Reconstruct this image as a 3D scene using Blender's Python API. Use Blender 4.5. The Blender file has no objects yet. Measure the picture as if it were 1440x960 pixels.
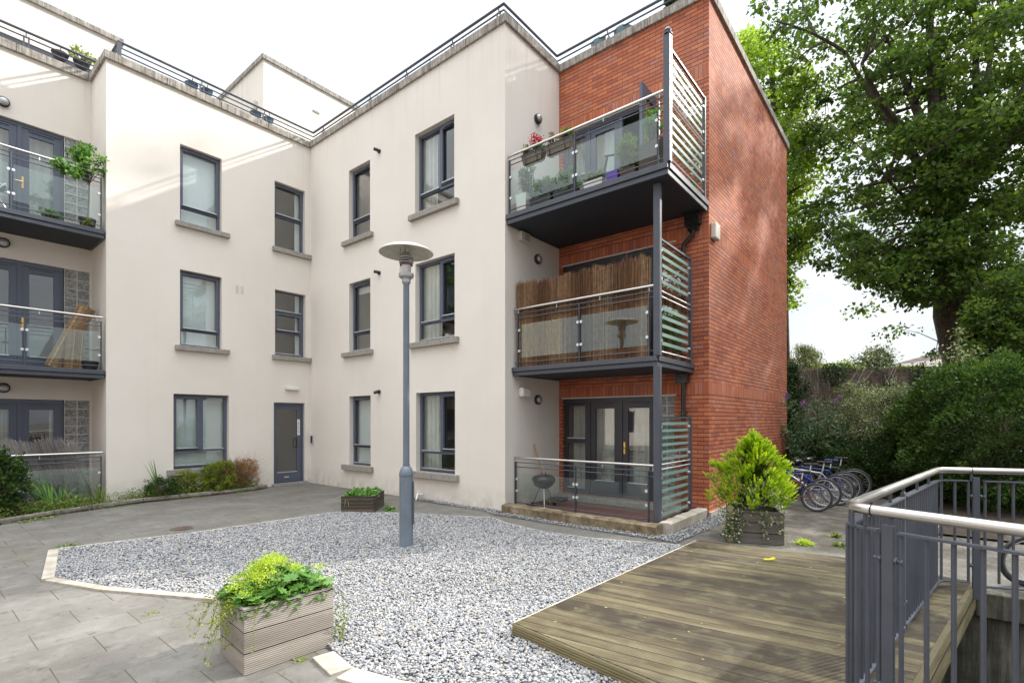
SKY, CLOUD, SUN, EXPO = .10, 2.5, 2.5, 1.32
import bpy, math, random
import numpy as np
from mathutils import Vector, Matrix
PI = math.pi
random.seed(7)
rng = np.random.default_rng(11)
scn = bpy.context.scene
COL = scn.collection

# ------------------------------------------------------------------ helpers
class MB:
    def __init__(s):
        s.v = []; s.f = []; s.sm = False
    def quad(s, a, b, c, d):
        n = len(s.v); s.v += [a, b, c, d]; s.f.append((n, n+1, n+2, n+3))
    def tri(s, a, b, c):
        n = len(s.v); s.v += [a, b, c]; s.f.append((n, n+1, n+2))
    def box(s, x0, x1, y0, y1, z0, z1):
        if x0 > x1: x0, x1 = x1, x0
        if y0 > y1: y0, y1 = y1, y0
        if z0 > z1: z0, z1 = z1, z0
        n = len(s.v)
        s.v += [(x, y, z) for z in (z0, z1) for y in (y0, y1) for x in (x0, x1)]
        for f in ((0, 2, 3, 1), (4, 5, 7, 6), (0, 1, 5, 4), (2, 6, 7, 3), (0, 4, 6, 2), (1, 3, 7, 5)):
            s.f.append(tuple(n+i for i in f))
    def obox(s, c, ax, half):
        """box about c with axes ax (3 vectors) and half sizes"""
        n = len(s.v); c = Vector(c); a = [Vector(k) for k in ax]
        for k in (-1, 1):
            for j in (-1, 1):
                for i in (-1, 1):
                    s.v.append(tuple(c + a[0]*i*half[0] + a[1]*j*half[1] + a[2]*k*half[2]))
        for f in ((0, 2, 3, 1), (4, 5, 7, 6), (0, 1, 5, 4), (2, 6, 7, 3), (0, 4, 6, 2), (1, 3, 7, 5)):
            s.f.append(tuple(n+i for i in f))
    def beam(s, a, b, w, h, up=(0, 0, 1)):
        a = Vector(a); b = Vector(b); d = b-a; L = d.length; d.normalize()
        u = Vector(up); x = d.cross(u)
        if x.length < 1e-4: x = d.cross(Vector((1, 0, 0)))
        x.normalize(); y = x.cross(d)
        s.obox((a+b)/2, (x, y, d), (w/2, h/2, L/2))
    def tube(s, pts, r, n=8, cap=True):
        pts = [Vector(p) for p in pts]; m = len(pts)
        rs = r if isinstance(r, (list, tuple)) else [r]*m
        base = len(s.v); x = None
        for i, p in enumerate(pts):
            d = (pts[min(i+1, m-1)]-pts[max(i-1, 0)]).normalized()
            if x is None:
                t = Vector((0, 0, 1)) if abs(d.z) < .9 else Vector((1, 0, 0))
                x = d.cross(t).normalized()
            x = (x-d*x.dot(d)).normalized(); y = d.cross(x)
            for k in range(n):
                a = 2*PI*k/n
                s.v.append(tuple(p+(x*math.cos(a)+y*math.sin(a))*rs[i]))
        for i in range(m-1):
            for k in range(n):
                a = base+i*n+k; b = base+i*n+(k+1) % n
                s.f.append((a, b, b+n, a+n))
        if cap:
            s.f.append(tuple(base+k for k in range(n))[::-1])
            s.f.append(tuple(base+(m-1)*n+k for k in range(n)))
    def lathe(s, prof, c=(0, 0, 0), n=24, M=None):
        base = len(s.v); m = len(prof); c = Vector(c)
        for r, z in prof:
            for k in range(n):
                a = 2*PI*k/n
                p = Vector((r*math.cos(a), r*math.sin(a), z))
                if M: p = M @ p
                s.v.append(tuple(c+p))
        for i in range(m-1):
            for k in range(n):
                a = base+i*n+k; b = base+i*n+(k+1) % n
                s.f.append((a, b, b+n, a+n))
    def disc(s, c, nrm, r, t=.01, n=12):
        c = Vector(c); d = Vector(nrm).normalized()
        s.tube([c, c+d*t], r, n)
    def poly(s, pts, z0, z1):
        n = len(s.v); m = len(pts)
        s.v += [(p[0], p[1], z0) for p in pts]+[(p[0], p[1], z1) for p in pts]
        s.f.append(tuple(range(n, n+m))[::-1]); s.f.append(tuple(range(n+m, n+2*m)))
        for i in range(m):
            j = (i+1) % m; s.f.append((n+i, n+j, n+m+j, n+m+i))

def props(o, label=None, cat=None, group=None, kind=None):
    if label: o['label'] = label
    if cat: o['category'] = cat
    if group: o['group'] = group
    if kind: o['kind'] = kind
    return o

def rootloc(p):
    return Vector(p['rl']) if p is not None and 'rl' in p else Vector((0, 0, 0))
RL = {}
def link(name, me, mat, parent=None, loc=None):
    o = bpy.data.objects.new(name, me); COL.objects.link(o)
    if mat is not None: me.materials.append(mat)
    if parent is not None:
        o.parent = parent; RL[o] = RL[parent]
    else:
        RL[o] = Vector(loc) if loc else Vector((0, 0, 0))
        if loc: o.location = loc
    return o

def build(name, mb, mat, parent=None, smooth=False, bevel=0, loc=None):
    off = RL[parent] if parent is not None else (Vector(loc) if loc else Vector((0, 0, 0)))
    me = bpy.data.meshes.new(name)
    me.from_pydata([(v[0]-off[0], v[1]-off[1], v[2]-off[2]) for v in mb.v], [], mb.f)
    me.update()
    if smooth or mb.sm:
        me.polygons.foreach_set('use_smooth', [True]*len(me.polygons))
    o = link(name, me, mat, parent, loc)
    if (smooth or mb.sm):
        mod = o.modifiers.new('e', 'EDGE_SPLIT'); mod.split_angle = math.radians(40)
    if bevel:
        b = o.modifiers.new('b', 'BEVEL'); b.width = bevel; b.segments = 2; b.limit_method = 'ANGLE'
        b.angle_limit = math.radians(50)
    return o

def empty(name, loc=(0, 0, 0), label=None, cat=None, group=None):
    o = bpy.data.objects.new(name, None); COL.objects.link(o); o.location = loc
    o.empty_display_size = .1
    RL[o] = Vector(loc)
    return props(o, label, cat, group)

def np_mesh(name, V, F, mat, parent=None, loc=None, col=None, smooth=False):
    """V (n,3) array, F (m,k) int array, k=3 or 4"""
    off = RL[parent] if parent is not None else (Vector(loc) if loc else Vector((0, 0, 0)))
    V = np.asarray(V, np.float32)-np.array(off, np.float32)
    F = np.asarray(F, np.int32); m, k = F.shape
    me = bpy.data.meshes.new(name)
    me.vertices.add(len(V)); me.vertices.foreach_set('co', V.ravel())
    me.loops.add(m*k); me.loops.foreach_set('vertex_index', F.ravel())
    me.polygons.add(m); me.polygons.foreach_set('loop_start', np.arange(m, dtype=np.int32)*k)
    if smooth: me.polygons.foreach_set('use_smooth', np.ones(m, bool))
    me.update(calc_edges=True)
    if col is not None:
        a = me.color_attributes.new('col', 'FLOAT_COLOR', 'POINT')
        c = np.ones((len(V), 4), np.float32); c[:, :col.shape[1]] = col
        a.data.foreach_set('color', c.ravel())
    return link(name, me, mat, parent, loc)

# ------------------------------------------------------------------ materials
def new_mat(name):
    m = bpy.data.materials.new(name); m.use_nodes = True
    nt = m.node_tree; nt.nodes.clear()
    return m, nt
class NT:
    def __init__(s, nt): s.nt = nt
    def n(s, typ, **kw):
        nd = s.nt.nodes.new(typ)
        for k, v in kw.items():
            if k.startswith('i_'):
                nd.inputs[k[2:].replace('_', ' ')].default_value = v
            else: setattr(nd, k, v)
        return nd
    def l(s, a, b): s.nt.links.new(a, b)
    def math(s, op, a, b=None, c=None):
        nd = s.n('ShaderNodeMath', operation=op)
        for i, x in enumerate((a, b, c)):
            if x is None: continue
            if isinstance(x, (int, float)): nd.inputs[i].default_value = x
            else: s.l(x, nd.inputs[i])
        return nd.outputs[0]
    def mix(s, f, a, b, blend='MIX'):
        nd = s.n('ShaderNodeMix', data_type='RGBA', blend_type=blend)
        for k, x in ((0, f), (6, a), (7, b)):
            if isinstance(x, (int, float)): nd.inputs[k].default_value = x
            elif isinstance(x, tuple): nd.inputs[k].default_value = (*x, 1) if len(x) == 3 else x
            else: s.l(x, nd.inputs[k])
        return nd.outputs[2]
    def noise(s, vec, scale, detail=4, rough=.55, dist=0):
        nd = s.n('ShaderNodeTexNoise'); nd.inputs['Scale'].default_value = scale
        nd.inputs['Detail'].default_value = detail; nd.inputs['Roughness'].default_value = rough
        nd.inputs['Distortion'].default_value = dist
        if vec is not None: s.l(vec, nd.inputs['Vector'])
        return nd.outputs[0]
    def ramp(s, f, stops):
        nd = s.n('ShaderNodeValToRGB'); el = nd.color_ramp.elements
        while len(el) < len(stops): el.new(.5)
        for e, (p, c) in zip(el, stops):
            e.position = p; e.color = (*c, 1) if isinstance(c, tuple) else (c, c, c, 1)
        s.l(f, nd.inputs[0]); return nd.outputs[0]
    def bsdf(s, col, rough=.7, metal=0, bump=None, bstr=.3, bdist=.01, spec=.5, extra=None):
        b = s.n('ShaderNodeBsdfPrincipled')
        if isinstance(col, tuple): b.inputs['Base Color'].default_value = (*col, 1)
        else: s.l(col, b.inputs['Base Color'])
        if isinstance(rough, (int, float)): b.inputs['Roughness'].default_value = rough
        else: s.l(rough, b.inputs['Roughness'])
        b.inputs['Metallic'].default_value = metal
        b.inputs['Specular IOR Level'].default_value = spec
        if bump is not None:
            bn = s.n('ShaderNodeBump'); bn.inputs['Strength'].default_value = bstr
            bn.inputs['Distance'].default_value = bdist; s.l(bump, bn.inputs['Height'])
            s.l(bn.outputs[0], b.inputs['Normal'])
        return b
    def out(s, sh):
        o = s.n('ShaderNodeOutputMaterial'); s.l(sh, o.inputs[0])
    def pos(s): return s.n('ShaderNodeNewGeometry').outputs['Position']
    def sep(s, v):
        nd = s.n('ShaderNodeSeparateXYZ'); s.l(v, nd.inputs[0]); return nd.outputs
    def comb(s, x, y, z=0.0):
        nd = s.n('ShaderNodeCombineXYZ')
        for i, a in enumerate((x, y, z)):
            if isinstance(a, (int, float)): nd.inputs[i].default_value = a
            else: s.l(a, nd.inputs[i])
        return nd.outputs[0]
    def scale(s, v, sc):
        nd = s.n('ShaderNodeMapping'); nd.inputs['Scale'].default_value = sc; s.l(v, nd.inputs[0])
        return nd.outputs[0]

def simple(name, col, rough=.6, metal=0, var=.12, nscale=6, bump=.15, bdist=.004, spec=.5):
    m, nt = new_mat(name); g = NT(nt); p = g.pos()
    n1 = g.noise(p, nscale, 6); n2 = g.noise(p, nscale*7, 4)
    n = g.math('ADD', g.math('MULTIPLY', n1, .65), g.math('MULTIPLY', n2, .35))
    d = tuple(c*(1-var*1.6) for c in col); l = tuple(min(1, c*(1+var*1.6)) for c in col)
    c = g.ramp(n, [(.3, d), (.7, l)])
    r = g.math('ADD', g.math('MULTIPLY', n1, .25), rough-.12)
    g.out(g.bsdf(c, r, metal, n2, bump, bdist, spec).outputs[0]); return m

def m_render():
    m, nt = new_mat('painted_render'); g = NT(nt); p = g.pos(); x, y, z = g.sep(p)
    big = g.noise(p, .45, 4); mid = g.noise(p, 3.2, 6); fine = g.noise(p, 120, 3)
    c = g.ramp(big, [(.3, (.725, .675, .605)), (.7, (.785, .74, .675))])
    c = g.mix(g.math('MULTIPLY', mid, .22), c, (.62, .57, .52))
    # rain streaks below the coping
    st = g.noise(g.scale(p, (9, 9, .35)), 1.0, 5, .6)
    top = g.n('ShaderNodeMapRange'); g.l(z, top.inputs[0])
    top.inputs[1].default_value = 7.6; top.inputs[2].default_value = 8.6
    s1 = g.math('MULTIPLY', g.ramp(st, [(.52, 0.0), (.72, 1.0)]), g.math('MULTIPLY', top.outputs[0], .35))
    c = g.mix(s1, c, (.42, .38, .33))
    # splash dirt near the ground
    lo = g.n('ShaderNodeMapRange'); g.l(z, lo.inputs[0]); lo.inputs[1].default_value = .45; lo.inputs[2].default_value = 0
    s2 = g.math('MULTIPLY', g.math('MULTIPLY', lo.outputs[0], g.ramp(g.noise(p, 5, 6), [(.35, 0.0), (.65, 1.0)])), .55)
    c = g.mix(s2, c, (.36, .33, .27))
    stk = g.noise(g.scale(p, (5, 5, .18)), 1.0, 6, .65)
    c = g.mix(g.math('MULTIPLY', g.ramp(stk, [(.52, .0), (.72, 1.0)]), .09), c, (.52, .46, .39))
    g.out(g.bsdf(c, .92, 0, g.math('ADD', fine, g.math('MULTIPLY', g.noise(p, 22, 3), .8)), .35, .004, .2).outputs[0])
    return m

def m_brick():
    m, nt = new_mat('red_brick'); g = NT(nt); p = g.pos(); x, y, z = g.sep(p)
    nn = g.sep(g.n('ShaderNodeNewGeometry').outputs['Normal'])
    isx = g.math('GREATER_THAN', g.math('ABSOLUTE', nn[0]), .6)
    u = g.math('ADD', g.math('MULTIPLY', isx, y), g.math('MULTIPLY', g.math('SUBTRACT', 1, isx), x))
    ph = g.math('MODULO', g.math('SUBTRACT', z, 2.025), 2.625)
    band = g.math('MULTIPLY', g.math('LESS_THAN', ph, .203), g.math('GREATER_THAN', ph, 0))
    def brick(vec, w, h, off):
        b = g.n('ShaderNodeTexBrick'); g.l(vec, b.inputs['Vector'])
        b.inputs['Color1'].default_value = (0, 0, 0, 1); b.inputs['Color2'].default_value = (1, 1, 1, 1)
        b.inputs['Mortar'].default_value = (.5, .5, .5, 1)
        b.inputs['Scale'].default_value = 1; b.inputs['Brick Width'].default_value = w
        b.inputs['Row Height'].default_value = h; b.inputs['Mortar Size'].default_value = .0055
        b.inputs['Mortar Smooth'].default_value = .25; b.offset = off; return b
    b1 = brick(g.comb(u, z), .21, .0695, .5)
    b2 = brick(g.comb(u, ph), .0695, .206, 0)
    rnd = g.mix(band, b1.outputs[0], b2.outputs[0]); mo = g.n('ShaderNodeMix')
    g.l(band, mo.inputs[0]); g.l(b1.outputs['Fac'], mo.inputs[2]); g.l(b2.outputs['Fac'], mo.inputs[3])
    fz = g.math('FRACT', g.math('DIVIDE', z, .0695)); rowj = g.math('MULTIPLY', g.math('ADD', g.math('LESS_THAN', fz, .10), g.math('GREATER_THAN', fz, .90)), g.math('SUBTRACT', 1, band))
    mort = g.math('MINIMUM', 1, g.math('ADD', g.math('MULTIPLY', mo.outputs[0], .62), g.math('MULTIPLY', rowj, .62)))
    c = g.ramp(rnd, [(0, (.33, .085, .048)), (.2, (.44, .112, .048)), (.55, (.51, .14, .055)), (.85, (.60, .185, .072)), (1, (.42, .16, .12))])
    c = g.mix(g.ramp(g.noise(p, 38, 5), [(.3, .0), (.75, .4)]), c, (.34, .17, .13))
    c = g.mix(g.math('MULTIPLY', g.ramp(g.noise(p, .9, 6), [(.45, .0), (.75, 1.0)]), .28), c, (.50, .30, .22))
    c = g.mix(mort, c, (.07, .042, .035))
    h = g.math('SUBTRACT', g.math('MULTIPLY', g.noise(p, 90, 4), .25), mort)
    g.out(g.bsdf(c, .82, 0, h, .55, .008, .3).outputs[0]); return m

def m_paving():
    m, nt = new_mat('paving_slabs'); g = NT(nt); p = g.pos(); x, y, z = g.sep(p)
    v = g.comb(g.math('ADD', x, .25), g.math('SUBTRACT', y, 3.99+.004))
    b = g.n('ShaderNodeTexBrick'); g.l(v, b.inputs['Vector'])
    b.inputs['Color1'].default_value = (0, 0, 0, 1); b.inputs['Color2'].default_value = (1, 1, 1, 1)
    b.inputs['Mortar'].default_value = (.5, .5, .5, 1); b.inputs['Scale'].default_value = 1
    b.inputs['Brick Width'].default_value = .6; b.inputs['Row Height'].default_value = .396
    b.inputs['Mortar Size'].default_value = .0045; b.inputs['Mortar Smooth'].default_value = .2
    c = g.ramp(b.outputs[0], [(0, (.108, .101, .088)), (1, (.148, .140, .124))])
    c = g.mix(g.ramp(g.noise(p, 1.3, 7, .65), [(.35, .0), (.65, .85)]), c, (.066, .057, .045))
    c = g.mix(g.ramp(g.noise(p, 4.5, 7, .7), [(.5, .0), (.72, .45)]), c, (.24, .228, .2))
    c = g.mix(g.ramp(g.noise(p, 230, 2), [(.35, .0), (.8, .5)]), c, (.33, .32, .30))
    c = g.mix(g.ramp(g.noise(p, .7, 5, .6, .6), [(.52, .0), (.72, .5)]), c, (.09, .085, .045))
    c = g.mix(g.ramp(g.noise(p, 11, 6, .7), [(.56, .0), (.66, .55)]), c, (.055, .048, .038))
    joint = g.mix(g.noise(p, 1.7, 4), (.035, .03, .024), (.12, .12, .07))
    vf = g.math('FRACT', g.math('DIVIDE', g.sep(v)[1], .396)); rowj = g.math('ADD', g.math('LESS_THAN', vf, .022), g.math('GREATER_THAN', vf, .978))
    keep = g.math('MULTIPLY', b.outputs['Fac'], g.math('SUBTRACT', 1, g.math('MULTIPLY', rowj, g.ramp(g.noise(p, 2.4, 4), [(.40, .85), (.62, .25)]))))
    c = g.mix(keep, c, joint)
    h = g.math('SUBTRACT', g.math('MULTIPLY', g.noise(p, 160, 4), .3), b.outputs['Fac'])
    r = g.ramp(g.noise(p, 2, 5), [(.35, .72), (.7, .93)])
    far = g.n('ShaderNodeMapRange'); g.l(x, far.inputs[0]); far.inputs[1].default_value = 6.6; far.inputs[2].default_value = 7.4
    c = g.mix(g.math('MULTIPLY', far.outputs[0], g.ramp(g.noise(p, 2.2, 7, .7), [(.38, .0), (.58, .8)])), c, (.052, .042, .028))  # shade beyond the deck painted into the slabs, with leaf-litter brown
    g.out(g.bsdf(c, r, 0, h, .5, .006, .35).outputs[0]); return m

def m_deck(ang, boardw, cols, name, groove=.0125, off=0.0, zmap=False, wet=False):
    """boards run along direction ang; colour and wear differ board by board"""
    m, nt = new_mat(name); g = NT(nt); p = g.pos(); x, y, z = g.sep(p)
    ca, sa = math.cos(ang), math.sin(ang)
    al = g.math('ADD', g.math('MULTIPLY', x, ca), g.math('MULTIPLY', y, sa))
    ac = z if zmap else g.math('ADD', g.math('MULTIPLY', x, -sa), g.math('MULTIPLY', y, ca))
    if zmap:
        al = g.math('ADD', x, y)
    a = g.math('ADD', ac, off)
    bi = g.math('FLOOR', g.math('DIVIDE', a, boardw))
    fr = g.math('FRACT', g.math('DIVIDE', a, boardw))
    wn = g.n('ShaderNodeTexWhiteNoise', noise_dimensions='1D'); g.l(bi, wn.inputs['W'])
    vec = g.comb(g.math('ADD', al, g.math('MULTIPLY', bi, 7.3)), g.math('MULTIPLY', ac, 9), bi)
    st = g.noise(vec, .9, 7, .62, .25); fine = g.noise(g.scale(vec, (1.2, 6, 1)), 8, 5, .6)
    c = g.ramp(g.math('ADD', g.math('MULTIPLY', st, .93), g.math('MULTIPLY', wn.outputs[0], .09)),
               [(.28, cols[0]), (.45, cols[1]), (.58, cols[2]), (.74, cols[3])])
    c = g.mix(g.ramp(fine, [(.4, .0), (.7, .45)]), c, cols[0])
    if wet:
        pt = g.noise(g.comb(g.math('MULTIPLY', al, .45), g.math('MULTIPLY', ac, .5), 5.3), 1.5, 3, .5)
        wt = g.ramp(g.math('ADD', pt, g.math('MULTIPLY', g.math('SUBTRACT', wn.outputs[0], .5), .26)), [(.48, .0), (.56, 1.0)])
        c = g.mix(g.math('MULTIPLY', wt, .80), c, (.022, .0135, .0075))
        c = g.mix(g.math('MULTIPLY', g.ramp(g.noise(p, 7, 6), [(.5, .0), (.7, 1.0)]), .35), c, (.20, .19, .10))
    gap = g.math('ADD', g.math('LESS_THAN', fr, .03), g.math('GREATER_THAN', fr, .97))
    gr = g.math('ABSOLUTE', g.math('SINE', g.math('MULTIPLY', a, PI/groove)))
    grd = g.math('LESS_THAN', gr, .42)
    c = g.mix(g.math('MULTIPLY', grd, .7), c, tuple(k*.3 for k in cols[0]))
    c = g.mix(gap, c, (.012, .010, .007))
    h = g.math('SUBTRACT', g.math('MULTIPLY', gr, .5), g.math('MULTIPLY', gap, 2))
    r = g.ramp(st, [(.3, .5), (.65, .85)])
    g.out(g.bsdf(c, r, 0, h, .6, .006, .4).outputs[0]); return m

def m_stone(name, cols, scale=14, bump=.5, streak=False):
    m, nt = new_mat(name); g = NT(nt); p = g.pos()
    n = g.noise(p, scale, 8, .7)
    c = g.ramp(n, [(.3, cols[0]), (.5, cols[1]), (.7, cols[2])])
    if streak:
        s = g.noise(g.scale(p, (22, 22, 1.5)), 1, 4, .7)
        c = g.mix(g.ramp(s, [(.42, .0), (.62, .65)]), c, tuple(k*.35 for k in cols[0]))
    g.out(g.bsdf(c, .9, 0, g.noise(p, scale*6, 5), bump, .006, .3).outputs[0]); return m

def m_glass(name, tint=(.92, .97, .95), refl=1.0, haze=0.0):
    m, nt = new_mat(name); g = NT(nt)
    tr = g.n('ShaderNodeBsdfTransparent'); tr.inputs[0].default_value = (*tint, 1)
    gl = g.n('ShaderNodeBsdfGlossy'); gl.inputs['Roughness'].default_value = .015
    gl.inputs['Color'].default_value = (1, 1, 1, 1)
    ge = g.n('ShaderNodeNewGeometry'); dt = g.n('ShaderNodeVectorMath', operation='DOT_PRODUCT')
    g.l(ge.outputs['Incoming'], dt.inputs[0]); g.l(ge.outputs['Normal'], dt.inputs[1])
    sch = g.math('ADD', .045, g.math('MULTIPLY', .955, g.math('POWER', g.math('SUBTRACT', 1, g.math('ABSOLUTE', dt.outputs['Value'])), 5)))
    bn = g.n('ShaderNodeBump'); bn.inputs['Strength'].default_value = .04; bn.inputs['Distance'].default_value = .02
    g.l(g.noise(g.pos(), 2.2, 2), bn.inputs['Height']); g.l(bn.outputs[0], gl.inputs['Normal'])
    k = g.math('MINIMUM', g.math('MULTIPLY', sch, 2.0*refl), .95)
    mx = g.n('ShaderNodeMixShader'); g.l(k, mx.inputs[0]); g.l(tr.outputs[0], mx.inputs[1]); g.l(gl.outputs[0], mx.inputs[2])
    s = mx.outputs[0]
    if haze:
        df = g.n('ShaderNodeBsdfDiffuse'); df.inputs[0].default_value = (.62, .72, .68, 1)
        m2 = g.n('ShaderNodeMixShader'); m2.inputs[0].default_value = haze
        g.l(s, m2.inputs[1]); g.l(df.outputs[0], m2.inputs[2]); s = m2.outputs[0]
    g.out(s); return m

def m_leaf(name, cols, trans=.35, rough=.5, spec=.4):
    """colour attribute: r = random per leaf, used to pick among the colours"""
    m, nt = new_mat(name); g = NT(nt)
    at = g.n('ShaderNodeAttribute', attribute_name='col'); r = g.sep(at.outputs['Color'])[0]
    k = len(cols)
    c = g.ramp(r, [(i/(k-1), cc) for i, cc in enumerate(cols)])
    b = g.bsdf(c, rough, 0, spec=spec)
    tl = g.n('ShaderNodeBsdfTranslucent')
    g.l(g.mix(.6, c, (1.0, 1.0, .25), 'MULTIPLY'), tl.inputs[0])
    br = g.n('ShaderNodeMix', data_type='RGBA', blend_type='MULTIPLY')
    mx = g.n('ShaderNodeMixShader'); mx.inputs[0].default_value = trans
    g.l(b.outputs[0], mx.inputs[1]); g.l(tl.outputs[0], mx.inputs[2]); nt.nodes.remove(br)
    g.out(mx.outputs[0]); return m

M = {}
M['render'] = m_render()
M['brick'] = m_brick()
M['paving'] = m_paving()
BA = math.radians(96.5)
M['deck'] = m_deck(BA, .118, [(.036, .024, .011), (.088, .066, .032), (.165, .135, .072), (.28, .245, .15)], 'weathered_deck', off=.06, wet=True, groove=.0168)
M['deckedge'] = m_deck(0, .30, [(.09, .07, .035), (.17, .14, .07), (.27, .235, .12), (.36, .33, .2)], 'deck_edge', groove=.019, zmap=True)
M['planterwood'] = m_deck(0, .1335, [(.20, .17, .14), (.31, .275, .235), (.41, .375, .325), (.50, .46, .41)], 'grooved_planter_wood', groove=.0133, zmap=True)
M['oldplanter'] = m_deck(0, .1333, [(.045, .034, .024), (.085, .066, .048), (.135, .11, .08), (.18, .155, .12)], 'dark_planter_wood', groove=.0667, zmap=True)
M['greyplanter'] = m_deck(0, .14, [(.08, .072, .06), (.14, .125, .11), (.20, .18, .16), (.26, .24, .21)], 'grey_planter_wood', groove=.0175, zmap=True)
M['coping'] = m_stone('coping_stone', [(.22, .19, .16), (.38, .35, .31), (.50, .47, .43)], 9, .4, True)
M['sill'] = m_stone('sill_stone', [(.20, .18, .16), (.30, .28, .25), (.38, .36, .33)], 20, .4)
M['edging'] = m_stone('pale_edging', [(.24, .215, .17), (.40, .36, .30), (.50, .465, .40)], 5, .4)
M['concrete'] = m_stone('pit_concrete', [(.045, .045, .03), (.11, .11, .085), (.19, .185, .155)], 2.2, .5, True)
M['kerbstone'] = m_stone('kerb_stone', [(.10, .09, .07), (.22, .20, .165), (.34, .31, .27)], 8, .6)
M['sleeper'] = m_stone('old_sleeper', [(.07, .05, .028), (.20, .155, .095), (.36, .31, .225)], 5, .7)
M['soil'] = simple('soil', (.055, .04, .026), .95, var=.4, nscale=20, bump=.6, bdist=.02)
M['tile'] = simple('terrace_tile', (.15, .075, .065), .55, var=.15, nscale=9)
M['frame'] = simple('blue_grey_frame', (.088, .102, .142), .42, var=.05, nscale=3, bump=.03)
M['darkframe'] = simple('dark_grey_frame', (.045, .047, .06), .42, var=.08, nscale=3, bump=.03)
M['steelgrey'] = simple('grey_painted_steel', (.060, .068, .086), .45, var=.1, nscale=5, bump=.06)
M['soffit'] = simple('balcony_soffit', (.035, .038, .046), .7, var=.1, nscale=2)
M['stainless'] = simple('brushed_steel', (.56, .53, .50), .30, 1.0, var=.06, nscale=3, bump=0.0)
M['galv'] = simple('galvanised_steel', (.68, .70, .72), .4, .5, var=.1)
M['glass'] = m_glass('window_glass', refl=1.7)
M['balglass'] = m_glass('balcony_glass', (.91, .97, .95), .75)
M['frost'] = simple('frosted_stripe', (.34, .46, .43), .35, var=.03)
m_, nt_ = new_mat('frosted_stripe'); g_ = NT(nt_); fb_ = g_.bsdf((.36, .50, .46), .4); ft_ = g_.n('ShaderNodeBsdfTransparent'); ft_.inputs[0].default_value = (.75, .9, .85, 1)
fl_ = g_.n('ShaderNodeBsdfTranslucent'); fl_.inputs[0].default_value = (.36, .50, .46, 1)
fm_ = g_.n('ShaderNodeMixShader'); fm_.inputs[0].default_value = .3; g_.l(fb_.outputs[0], fm_.inputs[1]); g_.l(fl_.outputs[0], fm_.inputs[2])
fn_ = g_.n('ShaderNodeMixShader'); fn_.inputs[0].default_value = .25; g_.l(fm_.outputs[0], fn_.inputs[1]); g_.l(ft_.outputs[0], fn_.inputs[2]); g_.out(fn_.outputs[0]); M['frost'] = m_
M['black'] = simple('black_enamel', (.012, .012, .013), .25, var=.1)
M['blackmat'] = simple('black_plastic', (.025, .025, .028), .5, var=.1)
M['white'] = simple('white_plastic', (.72, .71, .68), .45, var=.04)
M['cream'] = simple('cream_plastic', (.58, .54, .46), .5, var=.05)
M['blind'] = simple('blind_fabric', (.72, .78, .78), .8, var=.04, nscale=2)
M['curtain'] = simple('net_curtain', (.52, .54, .50), .85, var=.1, nscale=4)
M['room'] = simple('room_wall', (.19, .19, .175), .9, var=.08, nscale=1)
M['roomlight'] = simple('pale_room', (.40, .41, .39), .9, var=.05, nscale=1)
M['blockglass'] = simple('glass_block', (.38, .39, .38), .08, var=.5, nscale=28, bump=1.0, bdist=.02)
M['mortar'] = simple('white_mortar', (.60, .58, .55), .8, var=.05)
M['brass'] = simple('brass', (.72, .45, .12), .3, 1.0, var=.05)
M['lamp'] = simple('lamp_grey', (.125, .155, .19), .4, var=.12, nscale=4, bump=.05)
M['lampwhite'] = simple('lamp_cream', (.56, .53, .45), .5, var=.15, nscale=12)
M['lampmetal'] = simple('lamp_metal', (.40, .40, .40), .4, .5, var=.15, nscale=14)
M['lens'] = simple('lamp_lens', (.65, .62, .64), .25, var=.05)
M['reddish'] = simple('red_ring', (.16, .03, .03), .5)
M['roof'] = simple('roof_felt', (.2, .2, .2), .9)
M['slate'] = simple('roof_tiles', (.22, .185, .155), .85, var=.2, nscale=5)
M['bark'] = m_stone('bark', [(.035, .028, .02), (.09, .075, .058), (.16, .14, .115)], 6, .9, True)
M['twig'] = simple('twig_bark', (.13, .10, .07), .9, var=.25, nscale=20)
M['stem'] = simple('green_stem', (.16, .22, .06), .7, var=.2, nscale=20)
M['reed'] = None
def m_reed(name, cols, ang=0, freq=160):
    m, nt = new_mat(name); g = NT(nt); tc = g.n('ShaderNodeAttribute', attribute_name='col')
    r = g.sep(tc.outputs['Color'])
    c = g.ramp(r[0], [(0, cols[0]), (.4, cols[1]), (.75, cols[2]), (1, cols[3])])
    c = g.mix(g.ramp(g.noise(g.pos(), 14, 5), [(.35, .0), (.7, .5)]), c, cols[0])
    g.out(g.bsdf(c, .8, 0, g.noise(g.pos(), 60, 3), .4, .004, .2).outputs[0]); return m
M['reed'] = m_reed('brown_reed', [(.07, .035, .02), (.19, .10, .05), (.36, .21, .11), (.50, .36, .22)])
M['palereed'] = m_reed('straw_reed', [(.16, .08, .035), (.34, .20, .10), (.50, .33, .18), (.62, .47, .29)])
M['greyreed'] = m_reed('weathered_reed', [(.20, .18, .17), (.36, .33, .31), (.5, .46, .43), (.62, .58, .54)])
M['oldwall'] = None
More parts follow.
